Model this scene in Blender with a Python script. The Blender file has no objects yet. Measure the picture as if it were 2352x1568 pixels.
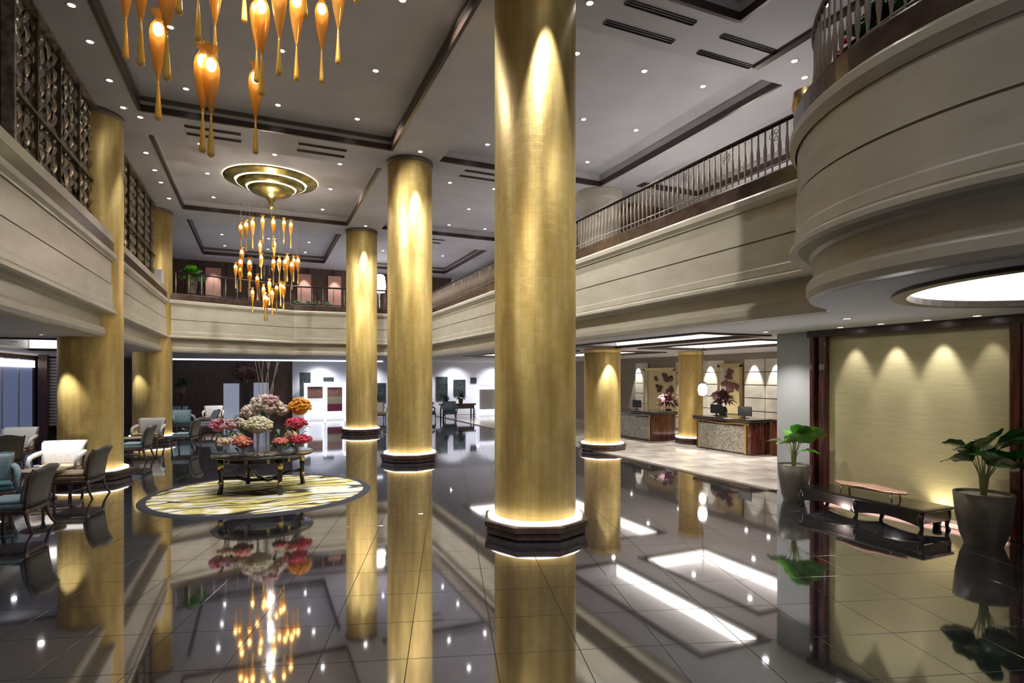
import bpy, bmesh, math, random
from mathutils import Vector, Matrix
from mathutils.geometry import delaunay_2d_cdt
random.seed(7)
SC = bpy.context.scene
COL = SC.collection
PI = math.pi

# ------------------------------------------------------------------ camera, world, exposure
cd = bpy.data.cameras.new('camera'); cam = bpy.data.objects.new('camera', cd); COL.objects.link(cam)
cam.location = (0, 0, 2.25); cam.rotation_euler = (PI/2, 0, -math.radians(23.757))
cd.sensor_width = 36; cd.lens = 20.204; cd.shift_y = 0.03444; cd.clip_end = 200
SC.camera = cam
SC.view_settings.view_transform = 'Standard'; SC.view_settings.look = 'None'
SC.view_settings.gamma = 1; SC.view_settings.use_curve_mapping = False
SC.view_settings.exposure = 0.55
W = bpy.data.worlds.new('world'); SC.world = W; W.use_nodes = True
W.node_tree.nodes['Background'].inputs[0].default_value = (0.85, 0.86, 0.95, 1)
W.node_tree.nodes['Background'].inputs[1].default_value = 0.15
SC.cycles.caustics_reflective = False; SC.cycles.caustics_refractive = False
SC.cycles.sample_clamp_indirect = 4
SC.cycles.max_bounces = 8; SC.cycles.transparent_max_bounces = 12

# ------------------------------------------------------------------ materials
def mat(name, col, rough=.5, metal=0., emit=None, estr=0., ior=1.5, coat=0., spec=.5, alpha=1., trans=0.):
    m = bpy.data.materials.new(name); m.use_nodes = True
    b = m.node_tree.nodes['Principled BSDF']
    b.inputs['Base Color'].default_value = (*col, 1); b.inputs['Roughness'].default_value = rough
    b.inputs['Metallic'].default_value = metal; b.inputs['IOR'].default_value = ior
    b.inputs['Coat Weight'].default_value = coat; b.inputs['Specular IOR Level'].default_value = spec
    b.inputs['Alpha'].default_value = alpha; b.inputs['Transmission Weight'].default_value = trans
    if emit: b.inputs['Emission Color'].default_value = (*emit, 1); b.inputs['Emission Strength'].default_value = estr
    return m
def nn(m, t, **k):
    n = m.node_tree.nodes.new(t)
    for a, v in k.items(): setattr(n, a, v)
    return n
def ln(m, a, b): m.node_tree.links.new(a, b)
def noisy(m, c1, c2, scale=5., vec=(1, 1, 1), detail=4, lo=.35, hi=.65, bump=0., rough=None, bdist=.01, coord='Object'):
    b = m.node_tree.nodes['Principled BSDF']
    tc = nn(m, 'ShaderNodeTexCoord'); mp = nn(m, 'ShaderNodeMapping'); mp.inputs['Scale'].default_value = vec
    no = nn(m, 'ShaderNodeTexNoise'); no.inputs['Scale'].default_value = scale; no.inputs['Detail'].default_value = detail
    cr = nn(m, 'ShaderNodeValToRGB'); cr.color_ramp.elements[0].position = lo; cr.color_ramp.elements[1].position = hi
    cr.color_ramp.elements[0].color = (*c1, 1); cr.color_ramp.elements[1].color = (*c2, 1)
    ln(m, tc.outputs[coord], mp.inputs[0]); ln(m, mp.outputs[0], no.inputs['Vector']); ln(m, no.outputs[0], cr.inputs[0])
    ln(m, cr.outputs[0], b.inputs['Base Color'])
    if bump:
        bp = nn(m, 'ShaderNodeBump'); bp.inputs['Strength'].default_value = bump; bp.inputs['Distance'].default_value = bdist
        ln(m, no.outputs[0], bp.inputs['Height']); ln(m, bp.outputs[0], b.inputs['Normal'])
    if rough:
        r = nn(m, 'ShaderNodeMapRange'); r.inputs[3].default_value = rough[0]; r.inputs[4].default_value = rough[1]
        ln(m, no.outputs[0], r.inputs[0]); ln(m, r.outputs[0], b.inputs['Roughness'])
    return m
M = {}
M['ceil'] = noisy(mat('ceiling_paint', (.64, .62, .62), .75), (.60, .59, .63), (.66, .65, .69), 1.2)
M['soffit'] = mat('soffit_paint', (.66, .65, .68), .6)
M['cream'] = noisy(mat('cream_stone', (.6, .56, .46), .35), (.55, .51, .40), (.63, .59, .49), 1.6, (1, 1, 3), rough=(.25, .42))
M['groove'] = mat('groove_shadow_gap', (.30, .26, .20), .7)
M['brown'] = noisy(mat('dark_brown_stone', (.06, .035, .025), .25), (.05, .028, .02), (.10, .06, .045), 6)
M['trimdark'] = mat('dark_walnut_trim', (.045, .026, .02), .35)
M['trimmid'] = mat('walnut_trim_light', (.13, .10, .075), .45)
M['mahog'] = noisy(mat('mahogany', (.12, .02, .01), .25, coat=.5), (.04, .010, .007), (.13, .028, .016), 3, (6, 6, .5), rough=(.2, .35))
M['wood'] = noisy(mat('dark_wood_panel', (.08, .035, .02), .4), (.075, .045, .036), (.15, .085, .065), 3, (5, 5, .4))
M['blackwood'] = mat('black_lacquer', (.015, .012, .011), .22, coat=.5)
M['white'] = mat('white_wall_paint', (.86, .86, .90), .6)
M['greywall'] = mat('pale_grey_wall', (.60, .60, .59), .5)
M['glow'] = mat('warm_white_led', (.9, .85, .75), .5, emit=(1, .92, .82), estr=1.7)
M['ringglow'] = mat('lit_white_plinth_ring', (.9, .87, .8), .3, emit=(1, .93, .84), estr=1.1)
M['lamp'] = mat('downlight_glow', (1, 1, 1), .5, emit=(1, .97, .95), estr=14)
M['lampring'] = mat('downlight_trim', (.7, .68, .66), .4)
M['bulb'] = mat('bulb_glow', (1, .9, .7), .5, emit=(1, .86, .58), estr=13)
M['tier'] = mat('dome_tier_glow', (1, .95, .7), .5, emit=(1, .93, .55), estr=3.2)  # self-glow for tier faces washed by trough light
M['lantern'] = mat('white_lantern', (1, 1, 1), .5, emit=(1, .92, .85), estr=4)
M['coolglow'] = mat('cool_display_glow', (.8, .85, 1), .5, emit=(.75, .82, 1), estr=1.6)
M['dgold'] = noisy(mat('dome_gold', (.45, .38, .13), .3, metal=1), (.26, .22, .08), (.55, .48, .18), 4)
M['marble'] = noisy(mat('cream_marble', (.7, .62, .5), .1, ior=1.6), (.56, .47, .37), (.86, .81, .73), 1.3, (1, .5, 1), 6, .35, .6)
M['black'] = mat('black_paint', (.01, .01, .011), .4)
M['leaf'] = noisy(mat('bright_leaf', (.12, .4, .03), .35, coat=.3), (.07, .26, .02), (.18, .52, .05), 6)
M['leafdark'] = noisy(mat('deep_green_leaf', (.03, .14, .02), .22, coat=.4), (.015, .075, .02), (.05, .20, .035), 5)
M['stemg'] = mat('pale_green_stem', (.28, .30, .10), .5)
M['pot'] = noisy(mat('brown_grey_pot', (.12, .10, .075), .45), (.085, .07, .05), (.17, .145, .11), 4, (1, 1, .5))
M['soil'] = noisy(mat('pale_pebbles', (.4, .35, .25), .9), (.2, .17, .11), (.55, .48, .36), 60, bump=.8)
M['copper'] = mat('copper_leaf_tray', (.72, .45, .33), .35, metal=.5)
M['teal'] = noisy(mat('teal_fabric', (.05, .13, .16), .8), (.045, .12, .15), (.08, .19, .23), 30)
M['ltteal'] = noisy(mat('pale_teal_fabric', (.30, .42, .48), .8), (.24, .36, .42), (.38, .50, .56), 30)
M['beige'] = noisy(mat('beige_fabric', (.38, .28, .18), .85), (.33, .24, .15), (.46, .35, .24), 30)
M['lightfab'] = noisy(mat('cream_fabric', (.6, .58, .55), .85), (.55, .53, .50), (.68, .66, .64), 30)
M['greyfab'] = noisy(mat('taupe_fabric', (.16, .15, .12), .85), (.13, .12, .10), (.19, .18, .145), 30)
M['brass'] = mat('brass', (.62, .45, .18), .3, metal=1)
M['glass'] = mat('clear_glass', (.9, .95, .92), .05, alpha=.28, spec=.8)
M['leafgrn'] = mat('foliage_green', (.07, .17, .05), .6)
M['peach'] = mat('peach_panel', (.75, .42, .32), .6)
M['lampamber'] = mat('amber_tail_glass', (.55, .33, .06), .2, emit=(.9, .52, .08), estr=.04, coat=.5)
M['rope'] = mat('chandelier_cable', (.10, .09, .08), .5)
M['twig'] = mat('pale_twig', (.45, .38, .30), .7)
M['bal'] = mat('bronze_baluster', (.40, .34, .28), .35, metal=.6)
M['darkmetal'] = mat('dark_bronze_rail', (.03, .02, .018), .35, metal=.4)
M['bluegl'] = mat('sheer_blue_curtain', (.20, .24, .40), .4, emit=(.35, .42, .75), estr=.16)

def gold():
    m = mat('gold_leaf_shaft', (.7, .5, .17), .3, metal=.52)
    b = m.node_tree.nodes['Principled BSDF']
    tc = nn(m, 'ShaderNodeTexCoord')
    # cylindrical coordinates for the leaf squares
    sx = nn(m, 'ShaderNodeSeparateXYZ'); ln(m, tc.outputs['Object'], sx.inputs[0])
    at = nn(m, 'ShaderNodeMath', operation='ARCTAN2'); ln(m, sx.outputs[1], at.inputs[0]); ln(m, sx.outputs[0], at.inputs[1])
    sc = nn(m, 'ShaderNodeMath', operation='MULTIPLY'); ln(m, at.outputs[0], sc.inputs[0]); sc.inputs[1].default_value = .6
    cx = nn(m, 'ShaderNodeCombineXYZ'); ln(m, sc.outputs[0], cx.inputs[0]); ln(m, sx.outputs[2], cx.inputs[1])
    br = nn(m, 'ShaderNodeTexBrick'); br.offset = 0; br.inputs['Scale'].default_value = 1
    br.inputs['Brick Width'].default_value = .11; br.inputs['Row Height'].default_value = .11
    br.inputs['Mortar Size'].default_value = .004; br.inputs['Mortar Smooth'].default_value = .6
    br.inputs['Color1'].default_value = (.80, .60, .21, 1); br.inputs['Color2'].default_value = (.86, .67, .27, 1)
    br.inputs['Mortar'].default_value = (.74, .55, .19, 1)
    ln(m, cx.outputs[0], br.inputs['Vector'])
    mp = nn(m, 'ShaderNodeMapping'); mp.inputs['Scale'].default_value = (3, 3, .35); ln(m, tc.outputs['Object'], mp.inputs[0])
    no = nn(m, 'ShaderNodeTexNoise'); no.inputs['Scale'].default_value = 1.5; no.inputs['Detail'].default_value = 5
    ln(m, mp.outputs[0], no.inputs['Vector'])
    cr = nn(m, 'ShaderNodeValToRGB'); cr.color_ramp.elements[0].position = .3; cr.color_ramp.elements[1].position = .7
    cr.color_ramp.elements[0].color = (.62, .55, .42, 1); cr.color_ramp.elements[1].color = (1, 1, 1, 1)
    ln(m, no.outputs[0], cr.inputs[0])
    mx = nn(m, 'ShaderNodeMix', data_type='RGBA', blend_type='MULTIPLY'); mx.inputs[0].default_value = 1
    ln(m, br.outputs[0], mx.inputs[6]); ln(m, cr.outputs[0], mx.inputs[7]); ln(m, mx.outputs[2], b.inputs['Base Color'])
    r = nn(m, 'ShaderNodeMapRange'); r.inputs[3].default_value = .36; r.inputs[4].default_value = .58
    ln(m, no.outputs[0], r.inputs[0]); ln(m, r.outputs[0], b.inputs['Roughness'])
    n2 = nn(m, 'ShaderNodeTexNoise'); n2.inputs['Scale'].default_value = 9; ln(m, tc.outputs['Object'], n2.inputs['Vector'])
    bp = nn(m, 'ShaderNodeBump'); bp.inputs['Strength'].default_value = .35; bp.inputs['Distance'].default_value = .01
    ad = nn(m, 'ShaderNodeMath', operation='MULTIPLY_ADD'); ln(m, br.outputs['Fac'], ad.inputs[0]); ad.inputs[1].default_value = -.12
    ln(m, n2.outputs[0], ad.inputs[2]); ln(m, ad.outputs[0], bp.inputs['Height']); ln(m, bp.outputs[0], b.inputs['Normal'])
    return m
M['gold'] = gold()

def tilemat():
    m = bpy.data.materials.new('polished_dark_stone'); m.use_nodes = True; m.node_tree.nodes.clear()
    out = nn(m, 'ShaderNodeOutputMaterial')
    d = nn(m, 'ShaderNodeBsdfDiffuse'); g = nn(m, 'ShaderNodeBsdfAnisotropic'); g.inputs['Roughness'].default_value = .045
    g.inputs['Color'].default_value = (.90, .90, .93, 1)
    tc = nn(m, 'ShaderNodeTexCoord'); no = nn(m, 'ShaderNodeTexNoise'); no.inputs['Scale'].default_value = 3; no.inputs['Detail'].default_value = 8
    ln(m, tc.outputs['Object'], no.inputs['Vector'])
    cr = nn(m, 'ShaderNodeValToRGB'); cr.color_ramp.elements[0].position = .35; cr.color_ramp.elements[1].position = .75
    cr.color_ramp.elements[0].color = (.022, .022, .028, 1); cr.color_ramp.elements[1].color = (.055, .055, .065, 1)
    ln(m, no.outputs[0], cr.inputs[0]); ln(m, cr.outputs[0], d.inputs[0])
    fr = nn(m, 'ShaderNodeLayerWeight'); fr.inputs[0].default_value = .5
    mr = nn(m, 'ShaderNodeMapRange'); mr.inputs[1].default_value = 0; mr.inputs[2].default_value = 1
    mr.inputs[3].default_value = .30; mr.inputs[4].default_value = .86
    ln(m, fr.outputs['Facing'], mr.inputs[0])
    mx = nn(m, 'ShaderNodeMixShader'); ln(m, mr.outputs[0], mx.inputs[0]); ln(m, d.outputs[0], mx.inputs[1]); ln(m, g.outputs[0], mx.inputs[2])
    ln(m, mx.outputs[0], out.inputs[0])
    return m
M['tile'] = tilemat()
M['grout'] = mat('tile_grout', (.10, .10, .105), .6)

def amber():
    m = bpy.data.materials.new('amber_glass'); m.use_nodes = True; m.node_tree.nodes.clear()
    out = nn(m, 'ShaderNodeOutputMaterial'); t = nn(m, 'ShaderNodeBsdfTransparent'); t.inputs[0].default_value = (1, .76, .38, 1)
    p = nn(m, 'ShaderNodeBsdfPrincipled'); p.inputs['Base Color'].default_value = (.55, .30, .07, 1); p.inputs['Roughness'].default_value = .10
    p.inputs['Emission Color'].default_value = (1, .42, .06, 1); p.inputs['Emission Strength'].default_value = .0
    mx = nn(m, 'ShaderNodeMixShader'); mx.inputs[0].default_value = .5
    ln(m, t.outputs[0], mx.inputs[1]); ln(m, p.outputs[0], mx.inputs[2]); ln(m, mx.outputs[0], out.inputs[0]); return m
M['amber'] = amber()

def rugmat():
    m = mat('gold_feather_rug', (.6, .5, .15), .95); b = m.node_tree.nodes['Principled BSDF']
    tc = nn(m, 'ShaderNodeTexCoord')
    def lines(rot, scale, dist, dscale, lo, hi):
        mp = nn(m, 'ShaderNodeMapping'); mp.inputs['Rotation'].default_value = (0, 0, rot); mp.inputs['Scale'].default_value = (.45, 1, 1)
        ln(m, tc.outputs['Object'], mp.inputs[0])
        w = nn(m, 'ShaderNodeTexWave', wave_type='BANDS', bands_direction='Y', wave_profile='SIN'); w.inputs['Scale'].default_value = scale
        w.inputs['Distortion'].default_value = dist; w.inputs['Detail'].default_value = 3; w.inputs['Detail Scale'].default_value = dscale
        ln(m, mp.outputs[0], w.inputs['Vector'])
        cr = nn(m, 'ShaderNodeValToRGB'); e = cr.color_ramp.elements
        e[0].position = lo; e[0].color = (.08, .07, .055, 1); e[1].position = hi; e[1].color = (1, 1, 1, 1)
        ln(m, w.outputs[0], cr.inputs[0]); return cr.outputs[0]
    a = lines(.12, .68, 12, 1.3, .03, .10); c = lines(-.55, .5, 14, 1.1, .012, .07)
    n0 = nn(m, 'ShaderNodeTexNoise'); n0.inputs['Scale'].default_value = 1.7; n0.inputs['Detail'].default_value = 5; n0.inputs['Distortion'].default_value = 1.2
    ln(m, tc.outputs['Object'], n0.inputs['Vector'])
    cr = nn(m, 'ShaderNodeValToRGB'); e = cr.color_ramp.elements
    e[0].position = .42; e[0].color = (.62, .53, .16, 1); e[1].position = .58; e[1].color = (.86, .84, .74, 1)
    k = e.new(.50); k.color = (.72, .66, .34, 1); ln(m, n0.outputs[0], cr.inputs[0])
    m1 = nn(m, 'ShaderNodeMix', data_type='RGBA', blend_type='MULTIPLY'); m1.inputs[0].default_value = 1; ln(m, a, m1.inputs[6]); ln(m, c, m1.inputs[7])
    m2 = nn(m, 'ShaderNodeMix', data_type='RGBA', blend_type='MULTIPLY'); m2.inputs[0].default_value = 1; ln(m, m1.outputs[2], m2.inputs[6]); ln(m, cr.outputs[0], m2.inputs[7])
    ln(m, m2.outputs[2], b.inputs['Base Color']); return m
M['rug'] = rugmat()
M['rugedge'] = mat('rug_border', (.035, .033, .045), .9)

def weave():
    m = mat('gold_woven_wallcovering', (.55, .46, .24), .55); b = m.node_tree.nodes['Principled BSDF']
    tc = nn(m, 'ShaderNodeTexCoord'); mp = nn(m, 'ShaderNodeMapping'); mp.inputs['Scale'].default_value = (1, 1, 14); ln(m, tc.outputs['Object'], mp.inputs[0])
    no = nn(m, 'ShaderNodeTexNoise'); no.inputs['Scale'].default_value = 2.2; no.inputs['Detail'].default_value = 6; ln(m, mp.outputs[0], no.inputs['Vector'])
    cr = nn(m, 'ShaderNodeValToRGB'); cr.color_ramp.elements[0].position = .3; cr.color_ramp.elements[1].position = .7
    cr.color_ramp.elements[0].color = (.50, .43, .22, 1); cr.color_ramp.elements[1].color = (.59, .51, .29, 1)
    ln(m, no.outputs[0], cr.inputs[0]); ln(m, cr.outputs[0], b.inputs['Base Color']); return m
M['weave'] = weave()
def mosaic():
    m = mat('silver_mosaic', (.4, .4, .35), .3, metal=.5); b = m.node_tree.nodes['Principled BSDF']
    tc = nn(m, 'ShaderNodeTexCoord'); v = nn(m, 'ShaderNodeTexVoronoi'); v.inputs['Scale'].default_value = 28; ln(m, tc.outputs['Object'], v.inputs['Vector'])
    cr = nn(m, 'ShaderNodeValToRGB'); cr.color_ramp.elements[0].color = (.16, .15, .12, 1); cr.color_ramp.elements[1].color = (.62, .60, .52, 1)
    ln(m, v.outputs['Color'], cr.inputs[0]); ln(m, cr.outputs[0], b.inputs['Base Color']); return m
M['mosaic'] = mosaic()
M['screen'] = noisy(mat('carved_bronze_screen', (.15, .12, .08), .4, metal=.4), (.05, .038, .022), (.16, .125, .07), 3)
M['screenhi'] = noisy(mat('burnished_bronze_leaf', (.34, .29, .22), .28, metal=.8), (.20, .16, .11), (.50, .45, .38), 7)
def petal(n, a, b): return noisy(mat(n, a, .7), a, b, 14, lo=.3, hi=.7)
M['p_white'] = petal('cream_petals', (.62, .55, .36), (.85, .80, .62))
M['p_red'] = petal('crimson_petals', (.42, .02, .05), (.75, .08, .13))
M['p_orange'] = petal('orange_petals', (.75, .20, .02), (.85, .55, .05))
M['p_coral'] = petal('coral_petals', (.72, .16, .10), (.90, .42, .30))
M['p_pink'] = petal('pink_petals', (.62, .10, .22), (.80, .40, .45))
M['p_peach'] = petal('peach_petals', (.72, .48, .30), (.88, .70, .52))
M['p_orchid'] = petal('pale_orchid_petals', (.55, .42, .32), (.85, .76, .68))
M['p_mauve'] = petal('mauve_petals', (.45, .25, .28), (.68, .45, .48))

# ------------------------------------------------------------------ mesh builder
class B:
    def __init__(s): s.v = []; s.f = []; s.sm = []; s.T = None
    def add(s, vs, fs, sm=False):
        n = len(s.v)
        if s.T is not None: vs = [tuple(s.T @ Vector(p)) for p in vs]
        s.v += [tuple(p) for p in vs]; s.f += [tuple(i+n for i in f) for f in fs]; s.sm += [sm]*len(fs); return s
    def box(s, x0, x1, y0, y1, z0, z1, b=0.):
        if b <= 0:
            v = [(x, y, z) for z in (z0, z1) for x, y in ((x0, y0), (x1, y0), (x1, y1), (x0, y1))]
            return s.add(v, [(3, 2, 1, 0), (4, 5, 6, 7), (0, 1, 5, 4), (1, 2, 6, 5), (2, 3, 7, 6), (3, 0, 4, 7)])
        pts = [(x0+b, y0), (x1-b, y0), (x1, y0+b), (x1, y1-b), (x1-b, y1), (x0+b, y1), (x0, y1-b), (x0, y0+b)]
        return s.prism(pts, z0, z1, b)
    def prism(s, pts, z0, z1, b=0.):
        n = len(pts); cx = sum(p[0] for p in pts)/n; cy = sum(p[1] for p in pts)/n
        def sc(k):
            r = []
            for x, y in pts:
                d = math.hypot(x-cx, y-cy) or 1; r.append((x-(x-cx)/d*k, y-(y-cy)/d*k))
            return r
        L = [(sc(b), z0), (pts, z0+b), (pts, z1-b), (sc(b), z1)] if b > 0 else [(pts, z0), (pts, z1)]
        v = []; f = []
        for P, z in L: v += [(x, y, z) for x, y in P]
        for k in range(len(L)-1):
            for i in range(n): f.append((k*n+i, k*n+(i+1) % n, (k+1)*n+(i+1) % n, (k+1)*n+i))
        f.append(tuple(range(n-1, -1, -1))); f.append(tuple((len(L)-1)*n+i for i in range(n)))
        return s.add(v, f)
    def lathe(s, prof, n=24, c=(0, 0, 0), sm=True, squash=(1, 1), caps=True):
        v = []; f = []
        for r, z in prof:
            for i in range(n):
                a = 2*PI*i/n; v.append((c[0]+r*math.cos(a)*squash[0], c[1]+r*math.sin(a)*squash[1], c[2]+z))
        for k in range(len(prof)-1):
            for i in range(n):
                f.append((k*n+i, k*n+(i+1) % n, (k+1)*n+(i+1) % n, (k+1)*n+i))
        s.add(v, f, sm)
        if caps:
            m = len(prof)-1; n0 = len(s.v)-len(v)
            if prof[0][0] > 1e-4: s.f.append(tuple(n0+i for i in range(n-1, -1, -1))); s.sm.append(False)
            if prof[-1][0] > 1e-4: s.f.append(tuple(n0+m*n+i for i in range(n))); s.sm.append(False)
        return s
    def tube(s, path, r, n=8, sm=True, flat=1.0):
        P = [Vector(p) for p in path]; m = len(P); R = r if isinstance(r, (list, tuple)) else [r]*m
        v = []; f = []; up = None
        for i in range(m):
            t = (P[min(i+1, m-1)]-P[max(i-1, 0)]).normalized()
            if up is None:
                up = Vector((0, 0, 1)) if abs(t.z) < .9 else Vector((1, 0, 0))
            a = t.cross(up).normalized(); up = a.cross(t).normalized()
            for k in range(n):
                an = 2*PI*k/n; q = P[i]+a*math.cos(an)*R[i]+up*math.sin(an)*R[i]*flat; v.append(tuple(q))
        for i in range(m-1):
            for k in range(n): f.append((i*n+k, i*n+(k+1) % n, (i+1)*n+(k+1) % n, (i+1)*n+k))
        f.append(tuple(range(n-1, -1, -1))); f.append(tuple((m-1)*n+k for k in range(n)))
        return s.add(v, f, sm)
    def ball(s, c, r, sc=(1, 1, 1), n=8, m=5):
        pr = [(math.sin(PI*i/m), -math.cos(PI*i/m)) for i in range(m+1)]
        v = []; f = []
        for a, z in pr:
            for k in range(n):
                t = 2*PI*k/n; v.append((c[0]+r*sc[0]*a*math.cos(t), c[1]+r*sc[1]*a*math.sin(t), c[2]+r*sc[2]*z))
        for i in range(m):
            for k in range(n): f.append((i*n+k, i*n+(k+1) % n, (i+1)*n+(k+1) % n, (i+1)*n+k))
        return s.add(v, f, True)
    def quad(s, a, b, c, d): return s.add([a, b, c, d], [(0, 1, 2, 3)])
    def build(s, name, m, parent=None, kind=None):
        me = bpy.data.meshes.new(name); me.from_pydata(s.v, [], s.f); me.validate()
        if len(me.polygons) == len(s.sm): me.polygons.foreach_set('use_smooth', s.sm)
        me.materials.append(m if not isinstance(m, str) else M[m])
        o = bpy.data.objects.new(name, me); COL.objects.link(o)
        if parent: o.parent = parent
        if kind: o['kind'] = kind
        return o
def tag(o, label, cat, group=None, kind=None):
    o['label'] = label; o['category'] = cat
    if group: o['group'] = group
    if kind: o['kind'] = kind
    return o
def thing(name, label, cat, loc=(0, 0, 0), rz=0., group=None):
    o = bpy.data.objects.new(name, None); o.empty_display_size = .1; COL.objects.link(o)
    o.location = loc; o.rotation_euler = (0, 0, rz); return tag(o, label, cat, group)
def copy_tree(o, parent=None):
    c = o.copy(); COL.objects.link(c); c.parent = parent
    for ch in o.children: copy_tree(ch, c)
    return c
def dup(o, loc, rz, label, group=None):
    c = copy_tree(o); c.location = loc; c.rotation_euler = (0, 0, rz); c['label'] = label
    if group: c['group'] = group
    return c
def part_copy(o, parent, loc, rz=0., scale=None):
    c = o.copy(); COL.objects.link(c); c.parent = parent; c.location = loc; c.rotation_euler = (0, 0, rz)
    if scale: c.scale = scale
    return c
def spot(x, y, z, e, ang=100, blend=.7, col=(1, .97, .955), aim=None, r=.05):
    key = (e, ang, blend, col, r)
    if key not in SPOTS:
        l = bpy.data.lights.new('spot_lamp', 'SPOT'); l.energy = e; l.spot_size = math.radians(ang); l.spot_blend = blend
        l.color = col; l.shadow_soft_size = r; SPOTS[key] = l
    o = bpy.data.objects.new('lamp_light', SPOTS[key]); COL.objects.link(o); o.location = (x, y, z)
    if aim: o.rotation_euler = (Vector(aim)-Vector((x, y, z))).to_track_quat('-Z', 'Y').to_euler()
    return o
SPOTS = {}
def point(x, y, z, e, col=(1, .8, .55), r=.3):
    l = bpy.data.lights.new('glow', 'POINT'); l.energy = e; l.color = col; l.shadow_soft_size = r
    o = bpy.data.objects.new('lamp_light', l); COL.objects.link(o); o.location = (x, y, z); return o

def planar(b, outer, holes, z, flip=False):
    vs = [Vector(p) for p in outer]; fs = []; es = [(i, (i+1) % len(outer)) for i in range(len(outer))]
    for h in holes:
        n = len(vs); vs += [Vector(p) for p in h]; es += [(n+i, n+(i+1) % len(h)) for i in range(len(h))]
    v, e, f, _, _, _ = delaunay_2d_cdt(vs, es, [], 0, 1e-5)
    def inside(p, poly):
        r = False; n = len(poly)
        for i in range(n):
            a = poly[i]; c = poly[i-1]
            if (a[1] > p[1]) != (c[1] > p[1]) and p[0] < (c[0]-a[0])*(p[1]-a[1])/(c[1]-a[1])+a[0]: r = not r
        return r
    out = []
    for t in f:
        c = ((v[t[0]][0]+v[t[1]][0]+v[t[2]][0])/3, (v[t[0]][1]+v[t[1]][1]+v[t[2]][1])/3)
        if inside(c, outer) and not any(inside(c, h) for h in holes): out.append(tuple(t) if not flip else tuple(reversed(t)))
    b.add([(p[0], p[1], z) for p in v], out)
def rect(x0, x1, y0, y1): return [(x0, y0), (x1, y0), (x1, y1), (x0, y1)]
def circ(cx, cy, r, n=48): return [(cx+r*math.cos(2*PI*i/n), cy+r*math.sin(2*PI*i/n)) for i in range(n)]
def ring_wall(b, poly, z0, z1):
    n = len(poly)
    for i in range(n):
        a = poly[i]; c = poly[(i+1) % n]
        b.quad((a[0], a[1], z0), (c[0], c[1], z0), (c[0], c[1], z1), (a[0], a[1], z1))
def inset(poly, d):
    cx = sum(p[0] for p in poly)/len(poly); cy = sum(p[1] for p in poly)/len(poly)
    if len(poly) == 4:
        return [(x+(d if x < cx else -d), y+(d if y < cy else -d)) for x, y in poly]
    r = []
    for x, y in poly:
        L = math.hypot(x-cx, y-cy); r.append((x-(x-cx)/L*d, y-(y-cy)/L*d))
    return r
def band(poly, d_out, d_in, z0, z1):
    # hollow frame following poly between inset distances
    o = inset(poly, d_out); i_ = inset(poly, d_in); b = B(); n = len(poly)
    for k in range(n):
        j = (k+1) % n
        A, Bq, C, D = o[k], o[j], i_[j], i_[k]
        v = [(A[0], A[1], z0), (Bq[0], Bq[1], z0), (C[0], C[1], z0), (D[0], D[1], z0), (A[0], A[1], z1), (Bq[0], Bq[1], z1), (C[0], C[1], z1), (D[0], D[1], z1)]
        b.add(v, [(3, 2, 1, 0), (4, 5, 6, 7), (0, 1, 5, 4), (2, 3, 7, 6)])
    return b
TR = [0]
def trim(b, m):
    TR[0] += 1; return b.build('trim_%d' % TR[0], m, None, 'structure')

# ------------------------------------------------------------------ main ceiling with coffers
CZ = 8.05; RZ = 8.36
COF = {'near left coffer': (-2.4, 3.12, .3, 7.1), 'coffer in front of the dome': (-2.4, 3.12, 8.2, 14.72), 'coffer with the gold dome': (-2.4, 3.1, 16.12, 22.72),
       'far left coffer': (-2.42, 3.05, 24.2, 30.7), 'near right coffer': (4.45, 7.2, .3, 7.1), 'large right coffer': (4.45, 9.5, 8.3, 14.92),
       'second right coffer': (4.4, 9.4, 16.2, 22.72), 'third right coffer': (4.4, 9.55, 24.62, 31.1), 'gallery coffer': (10.5, 12.85, 8.2, 14.45)}
b = B(); polys = [rect(*c) for c in COF.values()]
planar(b, rect(-12, 18, -3, 33), polys, CZ)
for p in polys: ring_wall(b, p, CZ, RZ); planar(b, p, [], RZ)
b.build('ceiling', 'ceil', None, 'structure')
for nm, c in COF.items():
    p = rect(*c); x0, x1, y0, y1 = c; lip = B(); z0, z1 = CZ-.02, CZ+.12
    if x0 < 4: lip.box(x0-.015, x0+.05, y0, y1, z0, z1)
    lip.box(x1-.05, x1+.015, y0, y1, z0, z1); lip.box(x0 if x0 > 4 else x0+.05, x1-.05, y1-.05, y1+.015, z0, z1)
    trim(lip, 'trimdark')
    if nm in ('near left coffer', 'coffer in front of the dome', 'far left coffer', 'third right coffer'):
        trim(band(p, -.001, .035, RZ-.09, RZ-.001), 'trimmid')
# wall above gallery strip at the right
trim(B().box(8.42, 8.56, 2.5, 8.0, CZ-.06, CZ+.02), 'trimdark')

# ------------------------------------------------------------------ floors
B().box(-12, 16.2, -3, 33, -.06, -.012).build('floor', 'grout', None, 'structure')
FL = bpy.data.objects['floor']
TS = .70; ang = math.radians(-17.4); ca, sa = math.cos(ang), math.sin(ang)
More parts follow.
